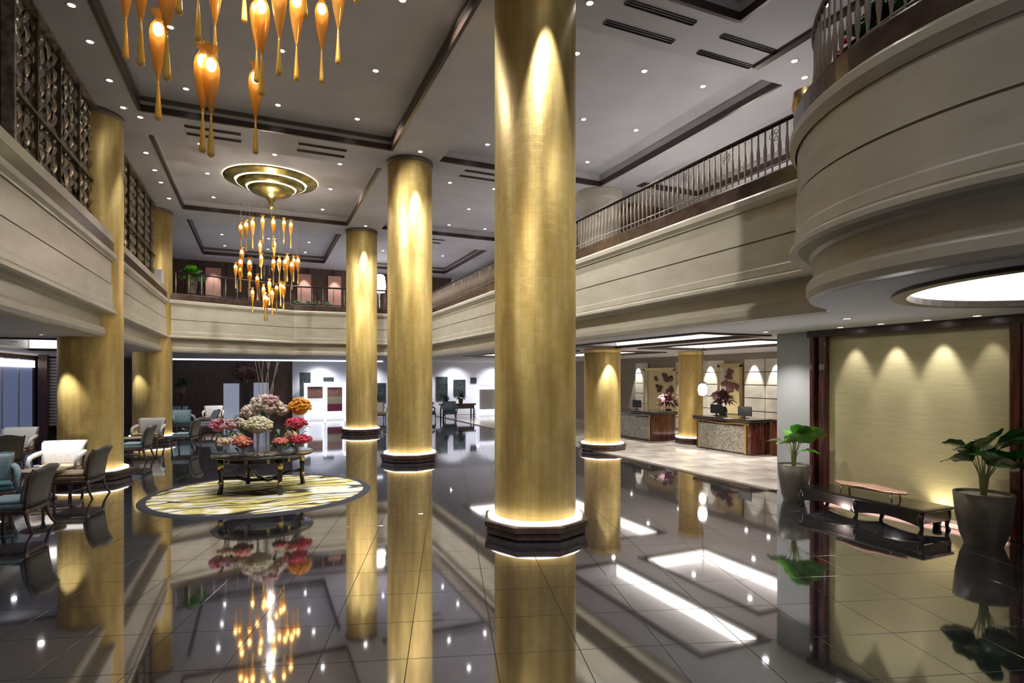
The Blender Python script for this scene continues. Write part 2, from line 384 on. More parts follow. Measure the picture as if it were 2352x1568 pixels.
# grid axes m (across) and n (along)
mvec = (ca, sa); nvec = (-sa, ca)
sA, cA = math.sin(math.radians(23.757)), math.cos(math.radians(23.757))
cells = []
for i in range(-40, 40):
    for j in range(-20, 70):
        m0 = 1.08+TS*(i+.5); n0 = 4.65+TS*(j+.5)
        x = m0*mvec[0]+n0*nvec[0]; y = m0*mvec[1]+n0*nvec[1]
        if not (-9.3 < x < 10.4 and -1 < y < 32.6): continue
        dp = x*sA+y*cA; la = x*cA-y*sA
        vis = dp > .9 and abs(la/dp) < .93 and dp > 3.9 and x < 9.5
        cells.append((dp if vis else 1e3+dp, x, y))
cells.sort()
tb = B(); h = TS/2-.0025; tb.T = Matrix.Rotation(ang, 4, 'Z')
tb.box(-h, h, -h, h, -.012, 0, .0015)
t0 = None
for k, (dp, x, y) in enumerate(cells[:300]):
    if t0 is None:
        t0 = tb.build('tile', 'tile', FL); t0.location = (x, y, 0)
    else:
        part_copy(t0, FL, (x, y, 0))
rb = B()
for dp, x, y in cells[300:]:
    rb.T = Matrix.Translation((x, y, 0)) @ Matrix.Rotation(ang, 4, 'Z')
    rb.add([(-h, -h, 0), (h, -h, 0), (h, h, 0), (-h, h, 0)], [(0, 1, 2, 3)])
rb.T = None
rb.build('tile', 'tile', FL, 'stuff')
# marble zone of the reception
MF = B().box(9.25, 16.2, 8.35, 31.9, -.01, .006).build('floor', 'marble', None, 'structure')
mt = B().box(-.494, .494, -.494, .494, 0, .01, .002)
m0 = None
for i in range(6):
    for j in range(23):
        loc = (9.85+1.0*i+.02, 8.9+1.0*j, .004)
        if m0 is None: m0 = mt.build('marble_tile', 'marble', MF); m0.location = loc
        else: part_copy(m0, MF, loc)
B().box(9.2, 9.36, 8.35, 31.9, -.01, .016).build('trim_70', 'trimmid', None, 'structure')

# ------------------------------------------------------------------ balcony parapets (profile swept along a plan path)
PROF = [(-.30, 5.16), (-.30, 5.19), (.05, 5.19), (.06, 5.17), (.06, 4.97)]
BRN = PROF
CAP = [(.0, 4.97), (.07, 4.96), (.10, 4.92), (.10, 4.84), (.05, 4.79), (.04, 4.76)]
GRV = [(.02, 4.76), (.005, 4.755), (.005, 4.725), (.02, 4.72)]
PAN1 = [(.02, 4.72), (.02, 4.275)]
GR2 = [(.02, 4.275), (.005, 4.27), (.005, 4.25), (.035, 4.245)]
PAN2 = [(.035, 4.245), (.035, 3.86), (.045, 3.84), (.045, 3.735)]
BEAD = [(.045, 3.735), (.03, 3.72), (.07, 3.71), (.10, 3.68), (.10, 3.63), (.07, 3.60), (.0, 3.60), (-.10, 3.60)]
LOW = [(-.10, 3.60), (-.14, 3.57), (-.14, 3.33)]
MOLD = [(-.14, 3.33), (-.09, 3.31), (-.07, 3.27), (-.07, 3.18), (-.10, 3.12), (-.16, 3.10)]
path = [(-2.97, -2.0), (-2.97, 23.2), (-.95, 24.15), (1.3, 25.15), (6.8, 24.7), (6.8, 5.30)]
DC = (7.35, 2.75); DR = 2.58
NST = len(path)
for i in range(0, 49):
    a = math.radians(102.5+i*3.6); path.append((DC[0]+DR*math.cos(a), DC[1]+DR*math.sin(a)))
def normals(path, arc_from):
    N = []
    for i, p in enumerate(path):
        if i >= arc_from: N.append(((p[0]-DC[0])/DR, (p[1]-DC[1])/DR)); continue
        segs = []
        if i > 0: segs.append((path[i][0]-path[i-1][0], path[i][1]-path[i-1][1]))
        if i < len(path)-1 and i < arc_from-1: segs.append((path[i+1][0]-path[i][0], path[i+1][1]-path[i][1]))
        ns = [(d[1]/math.hypot(*d), -d[0]/math.hypot(*d)) for d in segs]
        nx = sum(a[0] for a in ns)/len(ns); ny = sum(a[1] for a in ns)/len(ns); L = math.hypot(nx, ny)
        nx /= L; ny /= L; k = 1/max(.3, nx*ns[0][0]+ny*ns[0][1]); N.append((nx*k, ny*k))
    return N
NRM = normals(path, NST)
def sweep(prof, i0, i1, sm=False):
    b = B(); v = []; f = []; n = len(prof)
    for i in range(i0, i1+1):
        for o, z in prof: v.append((path[i][0]+NRM[i][0]*o, path[i][1]+NRM[i][1]*o, z))
    for i in range(i1-i0):
        for k in range(n-1): f.append((i*n+k, i*n+k+1, (i+1)*n+k+1, (i+1)*n+k))
    b.add(v, f, sm); return b
for nm, i0, i1 in (('wall_left', 0, 1), ('wall_back', 1, 4), ('wall_right', 4, 5), ('wall_right_curved', NST, len(path)-1)):
    root = sweep([(.02, 4.96)] + PAN1[:1] + PAN1[1:], i0, i1, False).build(nm, 'cream', None, 'structure')
    sm = nm.endswith('curved')
    sweep(BRN, i0, i1).build('parapet_band', 'brown', root)
    sweep(CAP, i0, i1, False).build('cap_moulding', 'cream', root)
    sweep(GRV, i0, i1).build('groove', 'groove', root)
    sweep(GR2, i0, i1).build('groove', 'groove', root)
    sweep(PAN2, i0, i1).build('lower_panel', 'cream', root)
    sweep(BEAD, i0, i1).build('bead_moulding', 'cream', root)
    sweep(LOW, i0, i1).build('frieze', 'cream', root)
    sweep(MOLD, i0, i1).build('soffit_moulding', 'cream', root)
# closing stub where the straight parapet runs into the drum
# gallery floors
LOWO = lambda o: [(path[i][0]+NRM[i][0]*o, path[i][1]+NRM[i][1]*o) for i in range(len(path))]
gp = LOWO(-.25)
M['carpet'] = mat('grey_gallery_carpet', (.15, .148, .16), .95)
gf = B()
planar(gf, [(-12, -2), (-3.22, -2)] + gp[1:5] + [gp[5]] + gp[NST+1:] + [(18, gp[-1][1]), (18, 33), (-12, 33)], [], 5.12)
gf.build('floor', 'carpet', None, 'structure')
# lower ceilings (soffits) with lit coves
SZ = 3.10
gp = LOWO(-.155)
RC = {'cove_a': rect(7.75, 9.45, 8.6, 14.0), 'cove_b': rect(10.3, 12.7, 9.6, 14.0), 'cove_c': rect(7.75, 9.45, 16.2, 22.5), 'cove_d': rect(10.4, 12.7, 15.9, 22.3),
      'cove_e': rect(-6.6, -4.1, 5.5, 12.0), 'cove_f': rect(-6.6, -4.1, 15.8, 22.5)}
OV = circ(7.05, 2.5, 1.66, 56)
sf = B()
outer = [(-12, -2), (-3.12, -2)] + gp[1:5] + [gp[5]] + gp[NST+1:] + [(18, gp[-1][1]), (18, 33), (-12, 33)]
planar(sf, outer, list(RC.values())+[OV], SZ)
for p in list(RC.values())+[OV]:
    ring_wall(sf, p, SZ+.0, SZ+.42); planar(sf, p, [], SZ+.42)
sf.build('ceiling', 'soffit', None, 'structure')
for k, p in list(RC.items())+[('oval', OV)]:
    trim(band(p, -.06, .07, SZ-.035, SZ+.035), 'trimdark')
    if k == 'oval': g = band(p, .003, .02, SZ+.05, SZ+.38)
    else:
        (x0, y0), (x1, y1) = p[0], p[2]; g = B()
        fl = {'cove_a': 'R', 'cove_b': 'RF', 'cove_c': 'RF', 'cove_d': 'RF', 'cove_e': 'RF', 'cove_f': 'F'}[k]
        if 'R' in fl: g.box(x1-.02, x1-.003, y0+.05, y1-.05, SZ+.05, SZ+.38)
        if 'F' in fl: g.box(x0+.05, x1-.05, y1-.02, y1-.003, SZ+.05, SZ+.38)
    o = g.build('cove_light', 'glow', None)
    tag(o, {'cove_a': 'lit cove strip in the rectangular ceiling recess nearest the main column', 'cove_b': 'lit cove strip in the ceiling recess before the reception desks',
            'cove_c': 'lit cove strip in the recess beyond the short gold column', 'cove_d': 'lit cove strip in the ceiling recess over the far desk',
            'cove_e': 'lit cove strip in the near recess above the left lounge', 'cove_f': 'lit cove strip in the far recess above the left lounge',
            'oval': 'lit cove strip in the round recess under the curved balcony'}[k], 'cove light', 'cove lights under the balconies')

# ------------------------------------------------------------------ enclosing walls
def struct(name, m, b): return b.build(name, m, None, 'structure')
wl = struct('wall_left_outer', 'wood', B().box(-8.6, -8.3, 29.2, 33, 0, 3.1).box(-8.6, -8.3, -2, 29.2, 2.95, 3.1).box(-8.6, -8.3, -2, 18.0, 0, 3.0))
struct('wall_left_upper', 'wood', B().box(-8.6, -8.3, -2, 33, 3.1, 8.05))
# back wall, ground floor: dark wood left of x=1.6, white right of it
struct('wall_back_dark', 'wood', B().box(-8.6, 1.6, 32.4, 32.6, 0, 3.1))
struct('wall_back_white', 'white', B().box(1.6, 16.2, 32.4, 32.6, 0, 3.1).box(1.6, 1.95, 32.2, 32.4, 0, 3.1))
wu = struct('wall_back_upper', 'wood', B().box(-12, 10.4, 32.5, 32.7, 5.1, 8.05))
for x in [-8+1.3*i for i in range(14)]: B().box(x-.04, x+.04, 32.42, 32.5, 5.12, 8.04).build('panel_rib', 'trimdark', wu)
for x in (-2.1, 2.2, 3.75): 
    B().box(x-.34, x+.34, 32.38, 32.47, 5.3, 7.7).build('lit_panel', 'peach', wu)
wr = struct('wall_right_upper', 'wood', B().box(10.45, 10.6, 16.05, 32.5, 5.1, 7.7))
for i in range(14): B().box(10.40, 10.45, 16.6+1.15*i, 16.68+1.15*i, 5.12, 7.7).build('panel_rib', 'trimdark', wr)
wg = struct('wall_gallery_back', 'wood', B().box(10.62, 18, 15.95, 16.15, 5.1, 8.04))
for i in range(5): B().box(11.2+1.2*i, 11.28+1.2*i, 15.9, 15.95, 5.12, 8.0).build('panel_rib', 'trimdark', wg)
struct('wall_reception_back', 'groove', B().box(16.0, 16.2, 8.0, 32.5, 0, 3.1))
struct('wall_reception_side', 'greywall', B().box(10.05, 16.2, 8.25, 8.38, 0, 3.1))
# stone panel grid of the reception wall
wb = bpy.data.objects['wall_reception_back']
pn = B().box(-.07, 0, -.450, .450, -.215, .215, .01); p0 = None
for i in range(10):
    for j in range(6):
        y = 13.2+.93*i; z = .35+.46*j
        if 15.4 < y < 16.9 or 19.1 < y < 21.4: continue
        if p0 is None: p0 = pn.build('stone_panel', 'cream', wb); p0.location = (16.0, y, z)
        else: part_copy(p0, wb, (16.0, y, z))
# pillar and gold wall recess
struct('wall_right_pillar', 'greywall', B().box(9.5, 10.1, 7.62, 8.4, 0, 3.1))
struct('wall_right_gold', 'weave', B().box(9.52, 9.7, 4.4, 7.3, 0.0, 3.0))
struct('wall_right_near', 'wood', B().box(9.5, 9.7, -2, 4.2, 0, 3.1))
trim(B().box(9.40, 9.62, 7.26, 7.40, 0, 3.0, .02).box(9.46, 9.62, 7.40, 7.62, 0, 3.0, .02).box(9.36, 9.5, 7.47, 7.56, 0, 3.0, .02), 'mahog')
trim(B().box(9.40, 9.62, 4.32, 4.47, 0, 3.0, .02).box(9.36, 9.62, 4.0, 4.3, 0, 3.0, .02), 'mahog')
trim(B().box(9.38, 9.62, 4.0, 7.62, 2.98, 3.1), 'trimdark')
trim(B().box(9.44, 9.52, 4.47, 7.26, 0, .10, .01), 'marble')
o = B().box(9.36, 9.44, 4.5, 7.25, .02, .06).build('skirting_light', mat('soft_peach_led', (1, .7, .6), .5, emit=(1, .62, .5), estr=.9), None)
tag(o, 'pinkish light strip along the foot of the gold wall', 'light strip')
# left glazed wall
wn = struct('window_1', 'trimdark', B().box(-8.42, -8.3, 18.0, 18.2, 0, 2.95).box(-8.42, -8.3, 29.0, 29.3, 0, 2.95))
for i in range(7):
    y = 18.2+1.543*i
    B().box(-8.40, -8.36, y+.03, y+1.51, .05, 2.92).build('pane', 'bluegl', wn)
    B().box(-8.42, -8.32, y-.03, y+.03, 0, 2.95).build('mullion', 'lampring', wn)
B().box(-8.32, -8.28, 18.2, 29.0, 2.62, 2.9).build('pelmet_light', 'glow', wn)
o = thing('louvred_screen', 'reddish wooden post with narrow slats beside the left gold column', 'screen', (-7.6, 27.6, 0))
B().box(-.15, .15, -.15, .15, 0, 3.1, .02).build('post', 'mahog', o)
sl = B().box(0, .5, -.02, .02, -.045, .045)
s0 = None
for j in range(22):
    if s0 is None: s0 = sl.build('slat', 'lightfab', o); s0.location = (.15, 0, .4+.12*j)
    else: part_copy(s0, o, (.15, 0, .4+.12*j))

# ------------------------------------------------------------------ columns
def column(x, y, ztop, r, label, group='gold columns', plinth=True):
    o = thing('column', label, 'column', (x, y, 0), 0, group)
    zb = .245 if plinth else .0
    B().lathe([(r-.01, zb), (r, zb+.01), (r, ztop-.12), (r-.03, ztop-.11), (r-.03, ztop-.02)], 64, caps=False).build('shaft', 'gold', o)
    B().lathe([(r-.02, ztop-.12), (r+.02, ztop-.10), (r+.02, ztop-.01)], 48, caps=False).build('capital', 'trimmid' if ztop > 5 else 'gold', o)
    R = r*1.33
    B().lathe([(R-.06, 0), (R-.03, .02), (R-.03, .10), (R, .12), (R, .19), (R-.03, .205), (r+.06, .205)], 8 if r > .5 else 24, sm=False, caps=False).build('plinth', 'brown', o)
    B().lathe([(r+.10, .205), (r+.10, .235), (r+.06, .25), (r-.02, .25)], 48, caps=False).build('plinth_ring', 'ringglow', o)
    return o
column(3.75, 7.67, CZ, .60, 'massive gold column nearest the camera, standing on a dark octagonal plinth')
column(3.75, 15.4, CZ, .60, 'tall gold column directly behind the largest one, with a bright lit patch near its top')
column(3.75, 23.4, CZ, .60, 'slimmer looking tall gold column beside the right edge of the dome coffer')
column(-3.4, 15.4, CZ, .60, 'gold column cutting through the left balcony behind the lounge chairs', plinth=True)
column(-3.4, 23.4, CZ, .60, 'far left gold column between the second carved screen and the dark back wall')
column(9.75, 15.2, SZ, .56, 'short gold column under the right balcony at the marble edge', 'short gold columns under the balcony')
column(13.4, 15.4, SZ, .40, 'slender pale gold column between the two reception desks', 'short gold columns under the balcony')
o = thing('round_pillar', 'cream round pillar on the gallery above the right balcony', 'pillar', (9.9, 15.6, 5.12))
B().lathe([(.62, 0), (.62, 2.55), (.70, 2.6), (.74, 2.7), (.74, 2.92)], 48, caps=False).build('shaft', 'cream', o)
B().lathe([(.68, 0), (.68, .2), (.62, .22)], 48, caps=False).build('base', 'brown', o)

# ------------------------------------------------------------------ carved screens on the left balcony
def screen(y0, y1, z0, z1, label):
    o = thing('carved_screen', label, 'screen', (-3.28, y0, z0), 0, 'carved bronze screens on the left balcony')
    L = y1-y0; H = z1-z0
    B().box(-.10, -.06, 0, L, 0, H).build('backing', 'screen', o)
    B().box(-.08, .10, 0, .06, 0, H, .01).box(-.08, .10, L-.06, L, 0, H, .01).box(-.08, .10, 0, L, 0, .06).box(-.08, .10, 0, L, H-.06, H).build('frame', 'screenhi', o)
    nst = max(1, round(L/1.15))
    for k in range(1, nst): B().box(-.06, .04, L*k/nst-.012, L*k/nst+.012, .06, H-.06).build('stile', 'screen', o)
    B().box(-.06, .05, .06, L-.06, H*.36, H*.36+.05).build('rail', 'screen', o)
    # leaf: a pointed, cupped blade standing off the backing
    lb = B(); nn_ = 7; v = []; f = []
    for i in range(nn_):
        t = i/(nn_-1); w = .062*math.sin(PI*min(1, t*1.02))**.8 + .002; zz = -.17+.34*t; d = .07*math.sin(PI*t)
        v += [(d*.35, -w, zz), (d, 0, zz), (d*.35, w, zz)]
    for i in range(nn_-1):
        for k in range(2): f.append((i*3+k, i*3+k+1, (i+1)*3+k+1, (i+1)*3+k))
    lb.add(v, f, True); first = None
    nc = int((L-.2)/.30); nr = 9
    for c in range(nc):
        for r in range(nr):
            y = .2+(L-.4)*c/(nc-1); z = .2+(H-.4)*r/(nr-1)
            rot = (.42 if (c+r) % 2 else -.42)
            if first is None: q = first = lb.build('carved_leaf', 'screenhi', o)
            else: q = first.copy(); COL.objects.link(q); q.parent = o
            q.location = (-.05, y, z); q.rotation_euler = (rot, 0, 0); s = random.uniform(.8, 1.2); q.scale = (1.1, s, s)
    r = random.Random(int(L*10)); fb = B()
    for q in range(int(L*150)):
        y = r.uniform(.1, L-.1); z = r.uniform(.1, H-.1); a = r.uniform(-.9, .9); k = r.uniform(.4, .75)
        fb.T = Matrix.Translation((-.055, y, z)) @ Matrix.Rotation(a, 4, 'X') @ Matrix.Scale(k, 4)
        fb.add(lb.v, lb.f, True)
    fb.T = None; fb.build('carved_ground', 'screen', o)['kind'] = 'stuff'
    return o
screen(10.34, 15.0, 5.50, 8.04, 'carved bronze leaf screen at the near left, before the gold column')
screen(16.35, 23.2, 5.40, 8.04, 'carved bronze leaf screen behind the left gold column')
o = B().box(-3.34, -2.98, 15.02, 15.25, 5.19, 6.0, .01).build('white_box', 'white', None); tag(o, 'white box panel on the left ledge between carved screen and gold column', 'box')
o = B().box(-3.2, -2.98, 22.35, 22.7, 5.19, 5.85, .01).build('white_box', 'white', None); tag(o, 'small white box at the far end of the second carved screen', 'box')
struct('trim_80', 'cream', B().box(-3.5, -2.93, -2, 23.2, 5.19, 5.36))

# ------------------------------------------------------------------ railings
def railing(pts, zb, h, label, dense=.13, orn=None, name='railing', deco=True):
    o = thing(name, label, 'railing', (pts[0][0], pts[0][1], zb)); X0, Y0 = pts[0]
    loc = [(p[0]-X0, p[1]-Y0) for p in pts]
    B().tube([(x, y, h) for x, y in loc], .035, 8).build('handrail', 'darkmetal', o)
    B().tube([(x, y, .06) for x, y in loc], .02, 6).build('bottom_rail', 'darkmetal', o)
    if deco: B().tube([(x, y, .16) for x, y in loc], .012, 6).build('lower_rail', 'bal', o)
    bb = B().lathe([(.012, .02), (.012, .2), (.024, .3), (.028, .42), (.014, .55), (.012, h-.02)], 8, caps=False)
    seg = []; tot = 0
    for a, c in zip(loc, loc[1:]): seg.append((tot, a, c, math.dist(a, c))); tot += seg[-1][3]
    def at(d):
        for t0, a, c, L in seg:
            if d <= t0+L+1e-6: k = (d-t0)/L; return a[0]+(c[0]-a[0])*k, a[1]+(c[1]-a[1])*k, math.atan2(c[1]-a[1], c[0]-a[0])
        return loc[-1][0], loc[-1][1], 0
    n = int(tot/dense); first = None
    for i in range(n+1):
        x, y, an = at(tot*i/n)
        if first is None: first = bb.build('baluster', 'bal', o); first.location = (x, y, 0)
        else: part_copy(first, o, (x, y, 0), an)
    if orn:
        ob = B()
        for a in range(6):
            t = a*PI/3; ob.T = Matrix.Translation((math.cos(t)*.06, 0, math.sin(t)*.06)) @ Matrix.Rotation(PI/2, 4, 'X')
            ob.lathe([(.028, -.006), (.036, 0), (.028, .006)], 10, caps=False)
        ob.T = None; of = None; k = 0
        d = orn/2
        while d < tot:
            x, y, an = at(d)
            if of is None: of = ob.build('rosette', 'bal', o); of.location = (x, y, h-.16); of.rotation_euler = (0, 0, an)
            else: part_copy(of, o, (x, y, h-.16), an)
            d += orn
    return o
railing([(6.93, 24.7), (6.93, 5.3)], 5.19, .76, 'bronze balustrade with rosettes along the right gallery', .13, .95)
arc = [(DC[0]+2.42*math.cos(math.radians(a)), DC[1]+2.42*math.sin(math.radians(a))) for a in range(104, 262, 5)]
railing(arc, 5.19, .95, 'curved balustrade on top of the round balcony at the upper right', .13)
railing([(-2.7, 23.45), (-.85, 24.3), (1.3, 25.28), (6.7, 24.85)], 5.19, .78, 'thin dark balustrade along the back gallery', .42, name='back_railing', deco=False)

# ------------------------------------------------------------------ downlights
FIX = {}
def downlight(x, y, z, label, group, e=None, ang=110, aim=None, lit=True, r=.05):
    if 'f' not in FIX:
        o = thing('downlight', label, 'downlight', (x, y, z), 0, group)
        B().lathe([(.05, -.004), (.075, -.012), (.085, 0)], 20, caps=False).build('trim_ring', 'lampring', o)
        B().lathe([(.0001, -.006), (.05, -.006)], 16, caps=False).build('lens', 'lamp', o)
        FIX['f'] = o
    else: o = dup(FIX['f'], (x, y, z), 0, label, group)
    if e: spot(x, y, z-.05, e, ang, .8, aim=aim, r=r)
    return o
AMB = {'near left coffer': 70, 'near right coffer': 45, 'coffer in front of the dome': 110, 'large right coffer': 230, 'coffer with the gold dome': 170}
RW = ['near', 'middle', 'far']; CW = ['left', 'centre', 'right']
for nm, xs, ys in (('near left coffer', (-1.42, .39, 2.13), (2.1, 4.3)), ('coffer in front of the dome', (-1.42, .39, 2.13), (9.25, 11.6, 13.95)),
                   ('coffer with the gold dome', (-1.42, .39, 2.13), (17.1, 19.5, 22.0)), ('far left coffer', (-1.46, .39, 2.08), (25.2, 27.6, 29.9)),
                   ('near right coffer', (5.2, 6.5), (2.5, 4.8)), ('large right coffer', (5.5, 7.05, 8.55), (9.45, 11.8, 14.1)),
                   ('second right coffer', (5.5, 7.0, 8.55), (17.35, 19.8, 22.2)), ('third right coffer', (5.5, 7.0, 8.5), (25.6, 28.0, 30.3))):
    for j, y in enumerate(ys):
        for i, x in enumerate(xs):
            if nm == 'coffer with the gold dome' and j == 1 and i == 1: continue
            downlight(x, y, RZ, 'round downlight in the %s, %s row, %s' % (nm, RW[j], CW[i]), 'downlights in the high ceiling', AMB.get(nm, 260)*(.3 if x < -1 and y < 16 else .6 if x < -1 else 1))
for k, y in enumerate((10.98, 12.05, 13.47, 14.71, 17.44, 18.81, 19.92, 21.6)):
    downlight(-2.68, y, CZ, 'small downlight in the ceiling strip beside the left screens, ' + ('nearest', 'second from the front', 'third from the front', 'just before the gold column', 'just past the gold column', 'third from the far end', 'second from the far end', 'farthest')[k], 'downlights beside the left screens', 2.5)
def scallop(x, y, z, cx, cy, e, label, zt=None):
    downlight(x, y, z, label, 'column spotlights')
    spot(x, y, z-.05, e, 26 if z > 5 else 50, .6, aim=(cx, cy, z-4.0 if z > 5 else z-2.2), r=.03)
scallop(3.80, 14.50, CZ, 3.75, 14.9, 200, 'spotlight grazing the top of the tall column behind the largest one')
scallop(3.60, 6.75, CZ, 3.65, 7.2, 190, 'spotlight grazing the front of the largest gold column')
scallop(3.75, 22.5, CZ, 3.75, 22.9, 200, 'spotlight grazing the farthest tall gold column')
scallop(-2.43, 15.1, CZ, -2.85, 15.3, 90, 'spotlight on the right side of the left gold column')
scallop(-3.3, 14.45, CZ, -3.4, 14.9, 90, 'spotlight on the front of the left gold column')
scallop(4.7, 7.68, CZ, 4.3, 7.68, 160, 'spotlight to the right of the largest gold column')
scallop(-4.0, 14.35, SZ, -3.75, 14.9, 420, 'low spotlight under the left balcony on the gold column')
scallop(-4.1, 22.45, SZ, -3.75, 22.9, 260, 'low spotlight under the left balcony on the far gold column')
scallop(9.6, 14.35, SZ, 9.7, 14.7, 110, 'low spotlight on the short gold column')
scallop(-2.75, 14.2, SZ, -3.0, 14.9, 0.1, 'low spotlight at the edge of the left balcony before the gold column') if 0 else None
for k, (x, y) in enumerate([(9.68, 7.91), (8.1, 6.24), (9.0, 7.57)]):
    downlight(x, y, CZ, ['high downlight right of the stepped trim, above the curved balcony', 'high downlight nearest the curved balcony', 'high downlight between the trims at the upper right'][k], 'downlights above the curved balcony', 60)
# soffit lights
k = 0
for x, y in ((8.1, 10.1), (8.1, 12.6), (11.4, 11.2), (11.3, 13.2)):
    k += 1; downlight(x+.3, y, SZ+.42, ['low recess downlight nearest the white pillar', 'low recess downlight before the short gold column', 'recess downlight in front of the near desk, nearer one', 'recess downlight in front of the near desk, farther one'][k-1], 'recess downlights', 190)
for x, y, e, lb in ((13.3, 12.6, 75, 'downlight above the near reception desk'), (13.0, 17.2, 80, 'downlight above the far reception desk'), (14.6, 16.5, 60, 'downlight behind the slender column'),
                    (8.2, 18.5, 40, 'low downlight beyond the short gold column'), (8.3, 26, 50, 'low downlight near the back console'), (4, 28.5, 50, 'low downlight before the white display cabinets'),
                    (-1, 28.5, 60, 'low downlight before the dark back wall'), (12.5, 27, 50, 'low downlight by the far white wall'), (-5, 13.6, 30, 'lounge downlight above the cream armchair'),
                    (-5.4, 17.5, 30, 'lounge downlight above the dark teal chair'), (-4.2, 26, 25, 'lounge downlight beyond the far left column'), (7.83, 5.69, 15, 'downlight under the curved balcony, beside the round recess')):
    downlight(x, y, SZ, lb, 'downlights under the balconies', e*4.2)
# wall washers on the gold wall and stone panels
for i, (y, e) in enumerate(((6.75, 30), (6.05, 44), (5.35, 48), (4.7, 12))):
    downlight(9.12, y, SZ, 'wall washer in front of the gold wall, %s' % ['beside the left mahogany frame', 'second from the left frame', 'third from the left frame', 'beside the right frame'][i], 'gold wall washers')
    spot(9.27, y, SZ-.03, e, 50, .7, aim=(9.50, y, 2.0), r=.03); spot(8.7, y, SZ-.05, e*.3, 90, 1, aim=(9.50, y, .8), r=.05)
for i, y in enumerate((14.1, 15.05, 17.2, 18.6, 21.8)):
    downlight(15.55, y, SZ, 'wall washer above the stone panels, %s' % ['nearest', 'second', 'third', 'fourth', 'farthest'][i], 'stone wall washers')
    spot(15.66, y, SZ-.05, 170, 48, .4, aim=(15.95, y, 1.3), r=.03)
for x in (-2.1, 2.2, 3.75): spot(x, 31.95, 7.95, 60, 50, .4, aim=(x, 32.4, 5.8))
for x in (3, 5.5, 8, 10.5, 13): spot(x, 31.3, 3.02, 150, 110, .9, (.92, .93, 1), aim=(x, 32.3, 1.2), r=.15)
o = B().box(-4, 6, 30.6, 30.75, 3.03, 3.09).build('linear_light', 'coolglow', None); tag(o, 'long thin white light line across the back opening', 'light strip')

downlight(8.75, 8.0, SZ, 'added downlight brightening the pale pillar', 'gold wall washers'); spot(8.75, 8.0, SZ-.05, 90, 110, .8)  # lamp added to brighten the pillar face
# low uplight at the foot of the gold wall
o = thing('floor_uplight', 'small floor uplight behind the low table', 'lamp', (9.36, 5.35, 0)); B().lathe([(.05, 0), (.06, .05), (.06, .12), (.05, .12)], 14).build('can', 'black', o)
spot(9.36, 5.35, .14, 18, 120, .9, (1, .9, .65), aim=(9.5, 5.35, 1.2), r=.04)
spot(8.6, 6.3, .12, 75, 170, .6, (1, .95, .9), aim=(9.0, 6.6, 3), r=.05)  # added upward fill for the soffit, without any fixture
# extra spots added at the coffer downlights to brighten columns, parapets and rug
def fill_spot(x, y, cx, cy, e, zt=2.6, ang=34): spot(x, y, RZ-.04, e, ang, .8, (1, .95, .86), aim=(cx, cy, zt), r=.05)
fill_spot(2.13, 4.3, 3.75, 7.4, 90, 1.6, 46); fill_spot(5.2, 4.8, 3.9, 7.4, 200, 1.6, 46); fill_spot(.39, 4.3, 3.6, 7.5, 110, 1.8, 40)
for y in (9.25, 13.95, 19.5): spot(2.13, y, RZ-.04, 480, 88, 1, (1, .95, .88), aim=(6.8, y-.4, 4.0))
fill_spot(.39, 17.1, -.5, 24.2, 620, 4.3, 50); fill_spot(2.13, 17.1, 5.5, 24.7, 620, 4.3, 50)
fill_spot(.39, 9.25, .05, 11.9, 600, 0, 42)
fill_spot(-1.42, 4.3, 3.4, 7.4, 900, 1.6, 24); fill_spot(-1.42, 2.1, 3.4, 7.4, 800, 2.6, 24); fill_spot(-1.42, 9.25, 3.4, 15.0, 160, 1.8, 20); fill_spot(-1.42, 17.1, 3.4, 15.5, 200, 1.8, 26)
fill_spot(2.13, 11.6, 3.75, 15.2, 260); fill_spot(5.5, 11.8, 3.9, 15.2, 300)
fill_spot(2.13, 19.5, 3.75, 23.2, 420); fill_spot(5.5, 19.8, 3.9, 23.2, 250)
fill_spot(-1.42, 11.6, -3.2, 15.2, 220, 2.0, 26); fill_spot(-1.42, 19.5, -3.2, 23.2, 220, 2.0, 26)
# ceiling vents
def vent(x0, x1, y, w, label):
    o = thing('ceiling_vent', label, 'vent', ((x0+x1)/2, y, CZ), 0, 'slot vents in the ceiling'); L = (x1-x0)/2
    B().box(-L, L, -w, w, -.004, .0).build('slot', 'black', o)
    B().box(-L, L, -w-.012, -w, -.02, 0).box(-L, L, w, w+.012, -.02, 0).box(-L-.012, -L, -w, w, -.02, 0).box(L, L+.012, -w, w, -.02, 0).build('frame', 'trimdark', o)
    B().box(-L, L, -.006, .006, -.015, 0).build('blade', 'trimdark', o)
for a in ((5.18, 6.55, 7.98, .055, 'slot vent by the large right coffer, left of a nearer pair'), (5.2, 6.53, 7.42, .055, 'left slot vent just beyond the near right coffer corner'),
          (7.18, 8.42, 8.04, .05, 'slot vent on the right, next to the large right coffer'), (7.2, 8.42, 7.5, .05, 'slot vent on the right, touching the long dark trim'),
          (-1.57, -.41, 15.2, .045, 'slot vent left of the dome coffer, nearer one'), (-1.57, -.41, 15.65, .045, 'slot vent left of the dome coffer, farther one'),
          (.9, 2.05, 15.2, .045, 'slot vent right of the dome coffer, nearer one'), (.9, 2.05, 15.65, .045, 'slot vent right of the dome coffer, farther one'),
          (5.3, 6.6, 15.3, .045, 'slot vent beyond the large right coffer, nearer one'), (5.3, 6.6, 15.75, .045, 'slot vent beyond the large right coffer, farther one'),
          (5.3, 7.2, 23.5, .045, 'slot vent before the third right coffer, nearer one'), (5.3, 7.2, 24.1, .045, 'slot vent before the third right coffer, farther one')):
    vent(*a)

